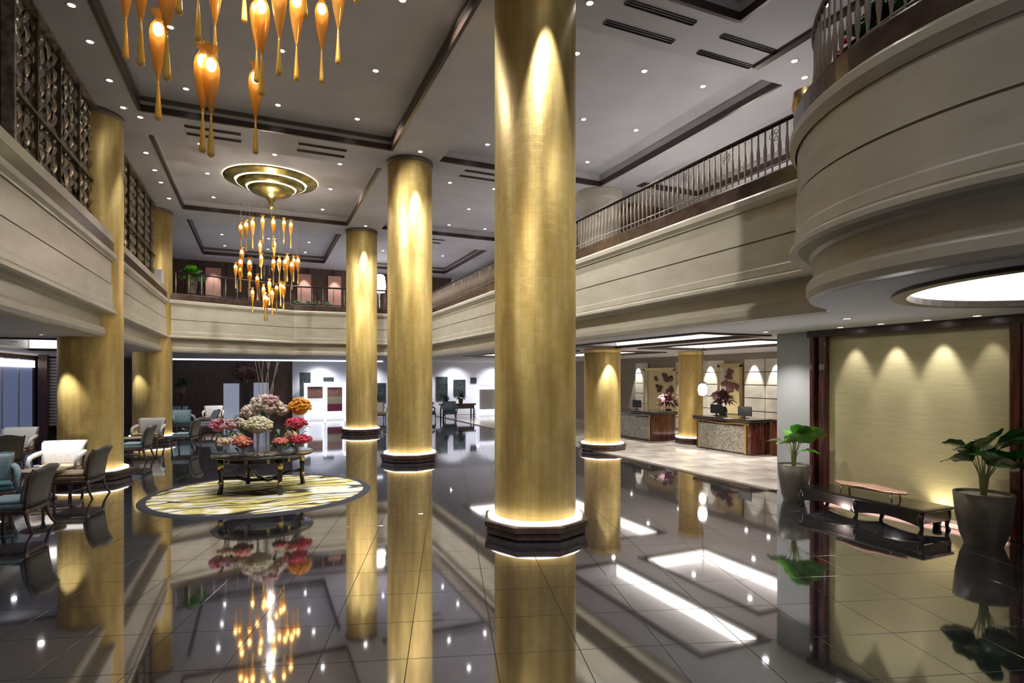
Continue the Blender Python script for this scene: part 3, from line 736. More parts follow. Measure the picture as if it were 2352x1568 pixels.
# ------------------------------------------------------------------ dome fixture
o = thing('ceiling_dome', 'stepped gold ceiling dome with glowing tiers and a pointed tip', 'ceiling light', (.35, 19.35, RZ))
B().lathe([(1.36, 0), (1.36, -.03), (1.30, -.06), (1.06, -.13)], 64, caps=False).build('outer_tier', 'dgold', o)
B().lathe([(1.12, -.04), (1.03, -.06), (.98, -.11), (.98, -.16), (.74, -.27)], 64, caps=False).build('middle_tier', 'dgold', o)
B().lathe([(.80, -.20), (.72, -.22), (.68, -.27), (.68, -.31), (.55, -.42), (.34, -.50), (.16, -.57), (.07, -.70), (.02, -.86), (.0, -.88)], 64, caps=False).build('cone', 'dgold', o)
B().lathe([(1.045, -.07), (1.005, -.15)], 64, caps=False).build('tier_glow', 'tier', o)  # bands glow in place of trough light falling on the tier faces
B().lathe([(.745, -.215), (.705, -.30)], 64, caps=False).build('tier_glow', 'tier', o)
B().lathe([(1.37, -.002), (1.365, -.025)], 64, caps=False).build('tier_glow', 'tier', o)
B().tube([(0, 0, -.86), (0, 0, -1.1)], .01, 6).build('rod', 'brass', o)

# ------------------------------------------------------------------ chandeliers
FARP = [(-0.5, 18.9, 6.77), (-0.35, 18.68, 6.8), (-0.18, 19.17, 7.0), (0.1, 18.76, 7.0), (0.39, 18.61, 6.95), (0.71, 19.18, 7.1), (0.95, 20.06, 7.28), (0.03, 19.86, 6.48), (0.44, 19.8, 6.56), (-0.47, 18.88, 6.02), (0.06, 19.41, 6.01), (0.4, 18.97, 5.82), (-0.26, 18.79, 5.71), (-0.5, 18.68, 5.69), (0.73, 18.86, 5.83), (0.84, 20.08, 6.18), (1.03, 19.91, 6.09), (1.16, 19.87, 6.09), (-0.67, 19.86, 5.74), (-0.26, 18.83, 5.38), (-0.05, 19.03, 5.29), (-0.53, 19.57, 5.61), (0.3, 19.74, 5.27), (0.13, 19.95, 5.12), (-0.19, 20.0, 5.0), (0.48, 18.65, 4.98), (0.63, 19.53, 5.19), (0.72, 19.64, 5.17), (0.16, 19.36, 4.77), (0.22, 18.8, 4.66), (0.58, 19.31, 5.93), (0.91, 18.65, 5.72), (0.39, 20.09, 5.02)]
NEARP = [(-0.81, 5.87, 5.36), (-0.44, 5.55, 5.0), (-0.36, 5.3, 4.86), (-0.03, 5.91, 5.11), (0.53, 5.57, 5.7), (0.33, 5.88, 5.91), (-0.02, 5.85, 5.73), (0.02, 5.51, 5.56), (0.16, 5.41, 5.69), (-0.35, 5.6, 5.74), (0.66, 5.43, 5.88), (-0.44, 5.16, 5.68), (-0.85, 5.31, 5.55), (-1.04, 5.81, 5.76), (-0.64, 5.04, 5.35), (-0.56, 5.05, 5.79), (-0.12, 5.63, 6.17), (0.08, 5.28, 6.25), (0.38, 5.53, 6.3), (-0.8, 5.47, 6.24), (-1.07, 5.34, 5.98), (-0.4, 5.2, 6.31), (0.82, 5.41, 6.44)]
body = B().lathe([(.062, .082), (.050, .066), (.030, .045), (.024, .03), (.030, .01), (.052, -.03), (.064, -.08), (.062, -.16), (.050, -.25), (.034, -.34), (.018, -.42), (.007, -.47)], 16, caps=False)
tail = B().lathe([(.006, -.44), (.009, -.50), (.016, -.60), (.026, -.74), (.028, -.77), (.012, -.785)], 12)
bulb = B().ball((0, 0, -.055), .040, (1, 1, 1.35), 12, 8)
PB = {}
def chandelier(cx, cy, ztop, pts, label):
    o = thing('chandelier', label, 'chandelier', (cx, cy, ztop), 0, 'amber glass pendant chandeliers')
    B().lathe([(.12, 0), (.12, -.03), (.02, -.06)], 24).build('canopy', 'dgold', o)
    for x, y, z in pts:
        if not PB:
            p = body.build('pendant', 'amber', o); PB['b'] = p
            for nm, bb, mm in (('bulb', bulb, 'bulb'), ('tail', tail, 'lampamber')): PB[nm] = bb.build(nm, mm, p)
        else:
            p = PB['b'].copy(); COL.objects.link(p); p.parent = o
            for nm in ('bulb', 'tail'):
                q = PB[nm].copy(); COL.objects.link(q); q.parent = p
        p.location = (x-cx, y-cy, z-ztop); p.rotation_euler = (0, 0, random.random()*6)
        s = random.uniform(.92, 1.1); p.scale = (s, s, s)
        B().tube([(0, 0, .0), (0, 0, (ztop-z)/s-.04)], .0022, 4, False).build('cable', 'rope', p)
chandelier(.35, 19.35, 7.50, FARP, 'spiral chandelier of amber glass drops hanging below the gold dome')
chandelier(-.1, 5.55, RZ, NEARP, 'chandelier of large amber glass drops at the top left, nearest the camera')
def up(x, y, z, e, ang=165, col=(1, .9, .78)):
    return spot(x, y, z, e, ang, .5, col, aim=(x, y, z+5), r=.05)
up(.35, 19.35, 6.3, 8)
for z in (4.7, 5.6, 6.6): point(.33, 19.35, z, 26, (1, .94, .84), .035)
point(-.1, 5.5, 5.5, 4, (1, .92, .8), .035)
# added up spots behind the parapets, brightening the ceiling; no lamps stand there
for x, y, e in ((9.3, 8.5, 45), (9.3, 12.0, 35), (8.9, 18.5, 40), (8.9, 23.5, 20), (4.5, 28.5, 5), (-1.0, 28.5, 4), (9.0, 29.0, 20), (12.5, 12.0, 90)):
    up(x, y, 5.75, e, 170)

# ------------------------------------------------------------------ rug
o = thing('round_rug', 'large round gold and cream rug with dark branching lines under the flower table', 'rug', (.05, 12.15, 0))
B().lathe([(0.0001, .018), (1.90, .018)], 96, caps=False).build('pile', 'rug', o)
B().lathe([(1.90, .018), (1.92, .021), (2.02, .021), (2.05, .0)], 96, caps=False).build('border', 'rugedge', o)

# ------------------------------------------------------------------ flower table
TX, TY = .08, 12.48
o = thing('round_table', 'round black lacquer table with brass fittings on the gold rug', 'table', (TX, TY, .02), math.radians(-24))
B().lathe([(.0001, .685), (.90, .685), (.94, .70), (.95, .72), (.935, .735), (.0001, .735)], 64, caps=False).build('tabletop', 'blackwood', o)
ap = B(); ap.lathe([(.74, .60), (.74, .685)], 48, caps=False); ap.lathe([(.70, .60), (.70, .685)], 48, caps=False); ap.build('apron', 'blackwood', o)
for i in range(4):
    a = PI/4+i*PI/2; x, y = .80*math.cos(a), .80*math.sin(a)
    lg = B().tube([(x, y, .69), (x*1.0, y*1.0, .45), (x*.98, y*.98, .18), (x*1.02, y*1.02, .0)], [.055, .046, .042, .050], 8)
    l = lg.build('leg', 'blackwood', o)
    B().tube([(x, y, .60), (x, y, .48)], .056, 8).build('brass_collar', 'brass', l)
    B().tube([(x*1.0, y*1.0, .24), (x*1.0, y*1.0, .19)], .052, 8).build('brass_collar', 'brass', l)
for i in range(4):
    a = PI/4+i*PI/2; x, y = .79*math.cos(a), .79*math.sin(a)
    B().tube([(x, y, .30), (x*.6, y*.6, .27), (x*.3, y*.3, .20), (0, 0, .19)], .036, 6).build('stretcher', 'blackwood', o)
for i in range(12):
    a = 2*PI*i/12; q = B().box(-.03, .03, -.01, .02, .60, .675, .004).build('brass_plate', 'brass', o)
    q.location = (.75*math.cos(a), .75*math.sin(a), 0); q.rotation_euler = (0, 0, a-PI/2)

def flower_head(rx, rz, n, seed, full=False, ps=.045):
    r = random.Random(seed); b = B()
    for i in range(n):
        t = r.random() if full else r.random(); u = math.acos(1-(2 if full else 1.25)*t); a = r.random()*2*PI
        x, y, z = math.sin(u)*math.cos(a), math.sin(u)*math.sin(a), math.cos(u)
        k = r.uniform(.86, 1.0); s = ps*r.uniform(.7, 1.2)
        b.ball((x*rx*k, y*rx*k, z*rz*k), s, (1, 1, .7), 6, 4)
    b.ball((0, 0, 0), 1, (rx*.8, rx*.8, rz*.8), 12, 8); return b
def vase(x, y, hv, kind, label, heads, branches=0, greens=0):
    zt = .755
    o = thing('flower_vase', label, 'flower arrangement', (x, y, zt), 0, 'flower arrangements on the round table')
    if kind == 'trumpet': pr = [(.09, .0), (.085, .01), (.03, .05), (.022, hv*.3), (.025, hv*.6), (.045, hv*.85), (.08, hv)]
    elif kind == 'cyl': pr = [(.065, 0), (.065, hv)]
    else: pr = [(.05, 0), (.09, hv*.3), (.10, hv*.6), (.075, hv)]
    B().lathe(pr, 20, caps=False).build('vase', 'glass', o)
    st = B()
    for i in range(4):
        a = i*1.6; st.tube([(.012*math.cos(a), .012*math.sin(a), .02), (.02*math.cos(a), .02*math.sin(a), hv)], .005, 5)
    st.build('stems', 'stemg', o)
    for k, (dx, dy, dz, rx, rz, m, n, ps) in enumerate(heads):
        q = flower_head(rx, rz, n, k*7+int(abs(x)*100), False, ps).build('flower_head', m, o); q.location = (dx, dy, hv+dz)
    if greens:
        r = random.Random(5); g = B()
        for i in range(greens):
            a = r.random()*6.28; R = r.uniform(.05, .30); zz = hv+r.uniform(-.05, .35)
            leafy(g, (R*.4*math.cos(a), R*.4*math.sin(a), zz-.1), (R*1.2*math.cos(a), R*1.2*math.sin(a), zz+.05), .035)
        g.build('foliage', 'leafgrn', o)
    if branches:
        r = random.Random(9)
        for i in range(branches):
            a = r.random()*6.28; pts = [(0, 0, hv)]; R = 0
            for j in range(1, 6):
                R += r.uniform(.02, .09); pts.append((R*math.cos(a)+r.uniform(-.03, .03), R*math.sin(a)+r.uniform(-.03, .03), hv+.21*j))
            B().tube(pts, [.008, .007, .006, .005, .004, .003], 5).build('branch', 'twig', o)
    return o
def leafy(b, p0, p1, w, curl=.02):
    P0 = Vector(p0); P1 = Vector(p1); d = P1-P0; s = d.cross(Vector((0, 0, 1)))
    s = s.normalized() if s.length > 1e-5 else Vector((1, 0, 0)); v = []; f = []
    prof = (.05, .7, 1.0, .85, .5, .02)
    for i, k in enumerate(prof):
        t = i/(len(prof)-1); c = P0+d*t+Vector((0, 0, -curl*t*t*4+curl*math.sin(PI*t)*2)); up = Vector((0, 0, w*k*.35))
        v += [tuple(c-s*w*k+up), tuple(c), tuple(c+s*w*k+up)]
    for i in range(len(prof)-1):
        for k in range(2): f.append((i*3+k, i*3+k+1, (i+1)*3+k+1, (i+1)*3+k))
    b.add(v, f, True)
vase(TX-.10, TY-.32, .48, 'trumpet', 'tall glass trumpet vase with a big cream dome of blossom at the table front', [(0, 0, .06, .27, .18, 'p_white', 220, .03)])
vase(TX+.06, TY+.22, .78, 'cyl', 'tallest central arrangement of pale orchids with bare branches rising above it', [(-.02, 0, .12, .30, .22, 'p_orchid', 140, .045), (.05, -.14, .22, .16, .12, 'p_mauve', 60, .04), (-.32, -.05, .0, .15, .16, 'p_orchid', 60, .04), (.28, .0, .02, .14, .14, 'p_orchid', 50, .04)], 9, 40)
vase(TX+.66, TY+.05, .62, 'trumpet', 'glass vase topped by a round orange flower ball above the crimson one', [(.03, .1, .24, .22, .20, 'p_orange', 200, .03)])
vase(TX+.60, TY-.20, .48, 'trumpet', 'glass vase with a flat crimson flower dome on the right of the table', [(0, 0, .07, .21, .13, 'p_red', 180, .03)])
vase(TX-.62, TY-.10, .42, 'trumpet', 'glass vase of pink and pale flowers on the far left of the table', [(-.18, .02, .12, .15, .14, 'p_pink', 90, .035), (.02, 0, .13, .14, .12, 'p_mauve', 70, .035), (.18, .05, .14, .14, .12, 'p_orchid', 70, .035)], 0, 12)
vase(TX-.66, TY-.38, .24, 'trumpet', 'low glass vase with a small cream peach flower cushion at the left edge', [(0, 0, .03, .14, .07, 'p_peach', 90, .025)])
vase(TX-.36, TY-.46, .18, 'bowl', 'low round glass bowl of coral flowers left of the cream dome', [(0, 0, .06, .17, .13, 'p_coral', 130, .03), (-.05, .2, .12, .13, .1, 'p_peach', 70, .03)], 0, 8)
vase(TX+.30, TY-.46, .20, 'bowl', 'low glass bowl of small orange coral flowers right of the cream dome', [(0, 0, .03, .15, .08, 'p_coral', 110, .025)], 0, 8)
vase(TX+.60, TY-.46, .20, 'bowl', 'low glass bowl of cream and coral flowers at the right edge', [(-.10, .1, .12, .12, .11, 'p_peach', 70, .03), (.08, 0, .05, .20, .10, 'p_red', 120, .03)], 0, 12)

# ------------------------------------------------------------------ chairs
def make_chair(label, seatm, backm, outer, w=.62, arms=False, framem='wood', cat='chair', group='lounge chairs under the left balcony'):
    # faces +y; backrest at -y
    o = thing('lounge_armchair' if arms else 'lounge_chair', label, cat, (0, 0, 0), 0, group)
    h = w/2
    sb = B(); sb.box(-h+.02, h-.02, -.27, .30, .34, .42, .025); sb.box(-h+.03, h-.03, -.26, .29, .42, .47, .03); sb.build('seat', seatm, o)
    fr = B().box(-h, h, -.29, .31, .27, .34, .015); fr.build('seat_frame', framem, o)
    def backsurf(off, th, mm, nm, z0, z1, inner):
        b = B(); n = 8; m = 8; v = []; f = []
        for s_ in (0, 1):
            for i in range(n+1):
                t = i/n; z = z0+(z1-z0)*t; y = -.27-.05*t-.10*t*t*t
                ww = h*(.90+.14*t*t)
                for j in range(m+1):
                    u = j/m*2-1; crest = .03*math.cos(u*PI*1.0)*(t**3) if not arms else 0
                    v.append((u*ww, y+.05*abs(u)**3*(1 if arms else .5)+(off if s_ == 0 else off-th), z+crest))
        k = (n+1)*(m+1)
        for i in range(n):
            for j in range(m):
                a = i*(m+1)+j; f.append((a, a+1, a+m+2, a+m+1)); f.append((k+a+1, k+a, k+a+m+1, k+a+m+2))
        for i in range(n):
            a = i*(m+1); f.append((a+k, a, a+m+1, a+m+1+k)); a += m; f.append((a, a+k, a+m+1+k, a+m+1))
        for j in range(m):
            f.append((j+1, j, j+k, j+1+k)); a = n*(m+1)+j; f.append((a, a+1, a+1+k, a+k))
        b.add(v, f, True); return b.build(nm, mm, o)
    backsurf(.045, .06, backm, 'backrest', .44, .90, True)
    backsurf(-.02, .025, outer, 'back_panel', .36, .93, False)
    for s in (-1, 1): B().tube([(s*h*.92, -.27, .33), (s*h*.95, -.29, .5), (s*h*1.0, -.33, .75), (s*h*1.03, -.395, .915)], [.024, .022, .022, .020], 6).build('back_frame', framem, o)
    for s in (-1, 1):
        B().tube([(s*(h-.04), .27, .32), (s*(h-.045), .275, .24), (s*(h-.05), .28, .15), (s*(h-.045), .285, .07), (s*(h-.03), .30, .0)], [.036, .030, .024, .020, .018], 8).build('leg', framem, o)
        B().tube([(s*(h-.04), -.27, .34), (s*(h-.04), -.275, .26), (s*(h-.035), -.295, .17), (s*(h-.02), -.33, .08), (s*(h), -.375, .0)], [.034, .028, .024, .020, .018], 8).build('leg', framem, o)
    if arms:
        for s in (-1, 1):
            B().tube([(s*(h+.0), -.30, .70), (s*(h+.03), -.1, .68), (s*(h+.04), .10, .64), (s*(h+.03), .20, .56), (s*(h+.0), .18, .34)], [.05, .05, .045, .035, .03], 8).build('arm', backm, o)
    return o
ch = make_chair('pale teal lounge chair seen from behind, nearest the camera at the left edge', 'ltteal', 'ltteal', 'greyfab')
ch.location = (-3.30, 10.72, 0); ch.rotation_euler = (0, 0, math.radians(90-10))
c2 = make_chair('beige lounge chair seen from behind, in front of the left gold column', 'beige', 'beige', 'greyfab')
c2.location = (-3.10, 13.2, 0); c2.rotation_euler = (0, 0, math.radians(90-14))
c3 = make_chair('cream armchair with rolled arms facing the camera before the left gold column', 'beige', 'lightfab', 'lightfab', .74, True)
c3.location = (-3.72, 14.25, 0); c3.rotation_euler = (0, 0, PI-.12)
c4 = make_chair('dusty teal armchair at the left edge, facing right', 'teal', 'ltteal', 'teal', .66, True)
c4.location = (-4.15, 12.35, 0); c4.rotation_euler = (0, 0, PI+.35)
dup(ch, (-5.35, 16.6, 0), math.radians(30), 'dark teal chair with its back to the camera at the far left edge')
dup(c3, (-5.75, 18.6, 0), PI-.1, 'grey white armchair between the dark teal chair and the window')
dup(ch, (-3.05, 18.35, 0), math.radians(80), 'teal seated chair just right of the left gold column')
dup(c2, (-4.25, 18.7, 0), math.radians(-80), 'brown backed chair half hidden behind the left gold column')
dup(c3, (-3.2, 21.2, 0), PI-.15, 'beige armchair in front of the far left gold column')
dup(ch, (-2.15, 20.9, 0), math.radians(75), 'taupe backed chair right of the beige armchair')
dup(c4, (-2.75, 26.2, 0), PI+.3, 'blue armchair beyond the far left gold column')
dup(ch, (-1.9, 25.6, 0), math.radians(110), 'teal chair beside the blue armchair near the dark wall')
dup(c3, (-1.9, 29.2, 0), PI, 'pale armchair in front of the dark back wall')
dup(c4, (-3.4, 29.6, 0), PI-.3, 'teal armchair beside the orchid stand')
dup(c3, (5.55, 29.6, 0), PI, 'cream armchair seen between the two far gold columns')
dup(c4, (8.05, 29.2, 0), PI+.6, 'dark armchair beside the back console table', 'lounge chairs by the back wall')
dup(c4, (9.3, 29.3, 0), PI-.2, 'dark armchair in front of the console with plants', 'lounge chairs by the back wall')
def tea_table(x, y, h, label, r=.34):
    o = thing('tea_table', label, 'table', (x, y, 0), 0, 'small lounge tables')
    B().lathe([(.0001, h-.03), (r, h-.03), (r+.01, h-.015), (r, h), (.0001, h)], 28, caps=False).build('tabletop', 'beige', o)
    B().lathe([(.025, .04), (.03, .2), (.02, h*.7), (.05, h-.03)], 14, caps=False).build('pedestal', 'wood', o)
    B().lathe([(.0001, .0), (.2, .0), (.2, .02), (.03, .05)], 24, caps=False).build('base', 'wood', o)
def cup(x, y, z, label):
    o = thing('white_cup', label, 'cup', (x, y, z), 0, 'cups on the lounge tables')
    B().lathe([(.02, .0), (.04, .03), (.05, .08), (.046, .08), (.035, .03), (.0001, .01)], 16, caps=False).build('bowl', 'white', o)
    B().lathe([(.0001, 0), (.07, .006), (.075, .012)], 20, caps=False).build('saucer', 'white', o)
tea_table(-3.62, 13.1, .56, 'small beige round table between the cream armchair and the beige chair')
tea_table(-4.35, 11.2, .58, 'small round table at the left edge behind the nearest chair', .30)
tea_table(-3.35, 19.6, .5, 'small round table between chairs beyond the left gold column')
cup(-3.70, 13.05, .56, 'white cup on the small beige table, left one'); cup(-3.5, 13.1, .56, 'white cup on the small beige table, right one')
cup(-4.3, 11.25, .58, 'white cup on the table at the left edge')

# ------------------------------------------------------------------ right: low table, tray, potted plants
o = thing('low_table', 'long low black carved table in front of the gold wall', 'table', (8.95, 6.13, 0))
B().box(-.36, .36, -1.05, 1.05, .31, .35, .012).build('tabletop', 'blackwood', o)
B().box(-.32, .32, -1.0, 1.0, .345, .354).build('inlay', 'blackwood', o)
for sx in (-1, 1):
    b = B(); v = []; f = []; n = 28
    for i in range(n+1):
        y = -1.0+2.0*i/n; d = .21-.07*abs(math.sin(PI*2.0*i/n*1.0))
        v += [(sx*.33, y, .31), (sx*.33, y, .31-d), (sx*.30, y, .31-d), (sx*.30, y, .31)]
    for i in range(n):
        for k in range(4): f.append((i*4+k, i*4+(k+1) % 4, (i+1)*4+(k+1) % 4, (i+1)*4+k))
    b.add(v, f); b.build('carved_apron', 'blackwood', o)
for sy in (-1, 1):
    B().box(-.30, .30, sy*.99-.015, sy*.99+.015, .15, .31).build('carved_apron', 'blackwood', o)
for sx in (-1, 1):
    for y in (-.98, 0, .98):
        B().tube([(sx*.31, y, .31), (sx*.33, y, .18), (sx*.29, y, .07), (sx*.33, y, .0)], [.045, .04, .025, .035], 8).build('leg', 'blackwood', o)
o = thing('leaf_tray', 'copper boat shaped tray on small legs on the low black table', 'tray', (8.95, 6.12, .354))
b = B(); v = []; f = []; n = 20; m = 6
for i in range(n+1):
    t = i/n*2-1; w = .155*math.sqrt(max(0, 1-abs(t)**2.4))+.006
    for j in range(m+1):
        u = j/m*2-1; v.append((u*w+.01*math.sin(t*14)*abs(u), t*.60, .115+.05*abs(u)**2*(1-abs(t))+.035*abs(t)**3))
k = len(v)
v += [(x*.97, y*.985, z-.035) for x, y, z in v]
for i in range(n):
    for j in range(m):
        a = i*(m+1)+j; f.append((a, a+m+1, a+m+2, a+1)); f.append((k+a, k+a+1, k+a+m+2, k+a+m+1))
for i in range(n):
    a = i*(m+1); f.append((a, k+a, k+a+m+1, a+m+1)); a += m; f.append((a, a+m+1, k+a+m+1, k+a))
b.add(v, f, True); b.build('tray_leaf', 'copper', o)
for sx, sy in ((-1, -.4), (1, -.4), (-1, .4), (1, .4)):
    B().tube([(sx*.09, sy, .10), (sx*.11, sy*1.03, .05), (sx*.10, sy*1.06, 0)], [.02, .014, .012], 6).build('foot', 'copper', o)

def big_leaf(b, base, direc, length, width, droop, roll=0.):
    d = Vector(direc).normalized(); side = d.cross(Vector((0, 0, 1))).normalized(); side = (Matrix.Rotation(roll, 3, d) @ side).normalized(); P = Vector(base); v = []; f = []; n = 9; m = 4
    for i in range(n):
        t = i/(n-1); w = width*1.35*(math.sin(PI*min(1, t**.8*1.0))**.7)*(1-.1*t)+.004
        c = P+d*length*t+Vector((0, 0, -droop*t*t))
        for j in range(m+1):
            u = j/m*2-1; v.append(tuple(c+side*w*u+Vector((0, 0, .22*w*abs(u)+.012*math.sin(t*20)*abs(u)))))
    for i in range(n-1):
        for j in range(m): a = i*(m+1)+j; f.append((a, a+1, a+m+2, a+m+1))
    b.add(v, f, True)
def potted(x, y, ph, pr, label, leafm, spec, s=1.):
    o = thing('potted_plant', label, 'potted plant', (x, y, 0), 0, 'potted paddle leaf plants by the gold wall')
    B().lathe([(pr*.62, 0), (pr*.78, ph*.2), (pr*.93, ph*.6), (pr, ph), (pr*.94, ph), (pr*.92, ph-.05)], 40, caps=False).build('pot', 'pot', o)
    B().lathe([(.0001, ph-.035), (pr*.93, ph-.04)], 30, caps=False).build('pebbles', 'soil', o)
    for (a, tilt, L, W_, H_, dr) in spec:
        a = math.radians(a); dx, dy = math.cos(a), math.sin(a); r0 = .02
        p1 = (dx*H_*.10*s, dy*H_*.10*s, ph+H_*.5*s); p2 = (dx*H_*tilt*.45*s, dy*H_*tilt*.45*s, ph+H_*s)
        st = B().tube([(dx*r0, dy*r0, ph-.04), p1, p2], [.016*s, .011*s, .007*s], 6).build('stem', 'stemg', o)
        b = B(); up = 1.05-tilt*.85; big_leaf(b, p2, (dx, dy, up), L*s*1.12, W_*s, dr*s*1.3, (.6 if a < 3.9 else -.5) if int(a*10) % 2 else .25); b.build('leaf', leafm, o)
SP = [(215, .5, .50, .15, .62, .06), (255, .55, .46, .15, .60, .06), (305, .45, .46, .14, .64, .06), (180, .65, .46, .12, .54, .12), (200, .6, .48, .13, .50, .16), (160, .8, .44, .12, .42, .14), (235, .75, .42, .14, .40, .05), (290, .8, .46, .14, .46, .10), (330, .6, .50, .13, .55, .10), (20, .7, .42, .12, .5, .08), (100, .5, .38, .11, .52, .1), (262, .35, .36, .14, .36, .02), (60, .6, .36, .11, .48, .05), (315, .9, .42, .12, .34, .14)]
potted(8.88, 4.50, .70, .335, 'dark green broad leaf plant in a tall tapered pot at the right edge', 'leafdark', SP, 1.0)
SP2 = [(250, .4, .44, .15, .54, .03), (215, .55, .44, .13, .5, .08), (305, .5, .42, .13, .54, .05), (190, .7, .42, .11, .42, .14), (230, .35, .36, .14, .42, .02), (270, .6, .40, .12, .42, .04), (320, .7, .48, .12, .46, .08), (300, .9, .34, .06, .26, .10), (130, .7, .38, .10, .40, .12), (60, .5, .34, .10, .5, .05)]
potted(8.92, 7.52, .66, .27, 'bright green broad leaf plant in a tapered pot beside the mahogany frame', 'leaf', SP2, .92)
spot(8.3, 7.2, SZ-.05, 60, 40, .6, aim=(8.92, 7.5, 1.0))

# ------------------------------------------------------------------ reception
def desk(x, y, w, d, h, label):
    o = thing('reception_desk', label, 'desk', (x, y, 0), 0, 'reception desks')
    B().box(0, d, 0, w, .02, h-.14, .01).build('body', 'mahog', o)
    B().box(-.02, .0, .22, w-.16, .06, h-.24).build('mosaic_panel', 'mosaic', o)
    B().box(-.03, .0, .14, .22, .04, h-.2, .004).build('brass_edge', 'brass', o); B().box(-.03, .0, w-.16, w-.10, .04, h-.2, .004).build('brass_edge', 'brass', o)
    b = B(); v = []; f = []; n = 24
    for i in range(n+1):
        yy = w*i/n; zz = h-.19+.018*math.sin(yy*4.2); v += [(-.06, yy, zz), (-.06, yy, zz+.03), (0, yy, zz+.03), (0, yy, zz)]
    for i in range(n):
        for k in range(4): f.append((i*4+k, i*4+(k+1) % 4, (i+1)*4+(k+1) % 4, (i+1)*4+k))
    b.add(v, f); b.build('wavy_trim', 'brass', o)
    B().box(-.08, d+.05, -.06, w+.06, h-.14, h-.10).build('top_moulding', 'blackwood', o)
    B().box(-.10, d+.06, -.08, w+.08, h-.10, h-.03, .012).build('worktop', 'blackwood', o)
    B().box(.1, d-.05, -.012, .0, .1, h-.2, .004).build('side_panel', 'mahog', o)
    return o
desk(12.72, 12.15, 2.2, .85, 1.06, 'near reception desk with a silver mosaic front, right of the slender column')
desk(12.45, 16.2, 2.3, .95, 1.06, 'far reception desk with a silver mosaic front, left of the slender column')
o = thing('side_counter', 'narrow counter with a gold edge beside the near reception desk', 'counter', (13.35, 11.28, 0))
B().box(0, .6, 0, .75, 0, .98, .01).build('body', 'mahog', o); B().box(-.03, .0, .66, .75, 0, .98).build('brass_edge', 'brass', o); B().box(-.04, .64, -.04, .78, .98, 1.04, .01).build('worktop', 'blackwood', o)
def monitor(x, y, label):
    o = thing('monitor', label, 'monitor', (x, y, 1.035), 0, 'monitors on the reception desks')
    B().box(.0, .03, -.26, .26, .06, .34, .006).build('screen', 'black', o); B().box(.0, .02, -.03, .03, 0, .07).build('stand', 'black', o); B().box(-.05, .1, -.1, .1, 0, .01).build('foot', 'black', o)
monitor(13.1, 12.75, 'black monitor on the near reception desk'); monitor(13.0, 17.9, 'dark monitor on the far reception desk')
monitor(13.2, 14.0, 'black monitor at the far end of the near reception desk')
M['p_dark'] = petal('dark_burgundy_leaves', (.05, .015, .015), (.20, .08, .07))
M['goldpanel'] = mat('gold_ground', (.75, .62, .30), .45, metal=.3)
def art(y0, y1, z0, z1, label, blobs):
    o = thing('relief_panel', label, 'artwork', (16.0, (y0+y1)/2, z0)); w = (y1-y0)/2; h = z1-z0
    B().box(-.04, 0, -w, w, 0, h).build('gold_ground', 'goldpanel', o)
    B().box(-.08, .0, -w-.14, -w, -.05, h+.1, .01).box(-.08, .0, w, w+.14, -.05, h+.1, .01).box(-.08, 0, -w-.14, w+.14, h, h+.14, .01).build('frame', 'brass', o)
    for (a, c, r) in blobs:
        b = B(); rr = random.Random(int(a*100+c*10))
        for i in range(9):
            t = rr.random()*6.28; q = r*rr.uniform(.2, .8)
            b.ball((-.07, a*w+q*math.cos(t), c*h+q*math.sin(t)*.8), r*rr.uniform(.3, .5), (.25, 1, .8), 8, 5)
        b.build('carved_blossom', 'p_dark', o)
art(15.75, 16.7, .9, 2.6, 'gold relief panel with dark carved blossoms behind the near desk', [(0, .88, .20), (.1, .78, .16), (0, .60, .30), (-.5, .58, .2), (.5, .62, .18)])
art(19.35, 21.3, .6, 2.5, 'gold relief panel with dark carved blossoms behind the far desk', [(-.55, .85, .32), (.2, .82, .16), (.0, .62, .24), (-.8, .55, .24), (-.3, .40, .34)])
def bouquet(x, y, z, r, label, m1, m2, nm='flower_arrangement'):
    o = thing(nm, label, 'flower arrangement', (x, y, z), 0)
    B().lathe([(.08, 0), (.14, .08), (.15, .2), (.10, .3)], 20, caps=False).build('vase', 'blackwood', o)
    g = B(); rr = random.Random(int(y*9))
    for i in range(150):
        a = rr.random()*6.28; e = rr.uniform(-.3, 1.5); L = r*rr.uniform(.5, 1.25); d = (math.cos(a)*math.cos(e), math.sin(a)*math.cos(e), math.sin(e))
        leafy(g, (d[0]*L*.3, d[1]*L*.3, .3+r*.4+d[2]*L*.3), (d[0]*L, d[1]*L, .3+r*.4+d[2]*L), .045)
    g.build('foliage', m1, o)
    q = flower_head(r*.5, r*.45, 18, 12, True, r*.10).build('flower_head', m2, o); q.location = (-.1, .12, .3+r*.75)
bouquet(14.2, 14.75, .95, .44, 'dark burgundy flower arrangement in front of the near gold relief', 'p_dark', 'p_mauve')
bouquet(14.0, 17.3, .75, .46, 'dark burgundy flower arrangement in front of the far gold relief', 'p_dark', 'p_mauve')
for (x, y, z, lb) in ((14.2, 14.75, .95, 'dark wooden stand under the burgundy flowers at the near relief'), (14.0, 17.3, .75, 'dark wooden stand under the burgundy flowers at the far relief')):
    o = thing('flower_stand', lb, 'stand', (x, y, 0)); B().box(-.16, .16, -.16, .16, .0, z-.03, .01).build('pedestal', 'mahog', o); B().box(-.2, .2, -.2, .2, z-.03, z, .01).build('top', 'blackwood', o)
o = thing('pendant_lantern', 'glowing white pendant lantern with a dark cap beside the slender column', 'lamp', (12.2, 13.5, SZ))
B().tube([(0, 0, .42), (0, 0, -.98)], .006, 5).build('cord', 'black', o)
B().lathe([(.02, -.98), (.10, -1.03), (.11, -1.05)], 20).build('cap', 'black', o)
B().lathe([(.07, -1.06), (.12, -1.12), (.14, -1.25), (.11, -1.38), (.05, -1.42)], 20).build('shade', 'lantern', o)
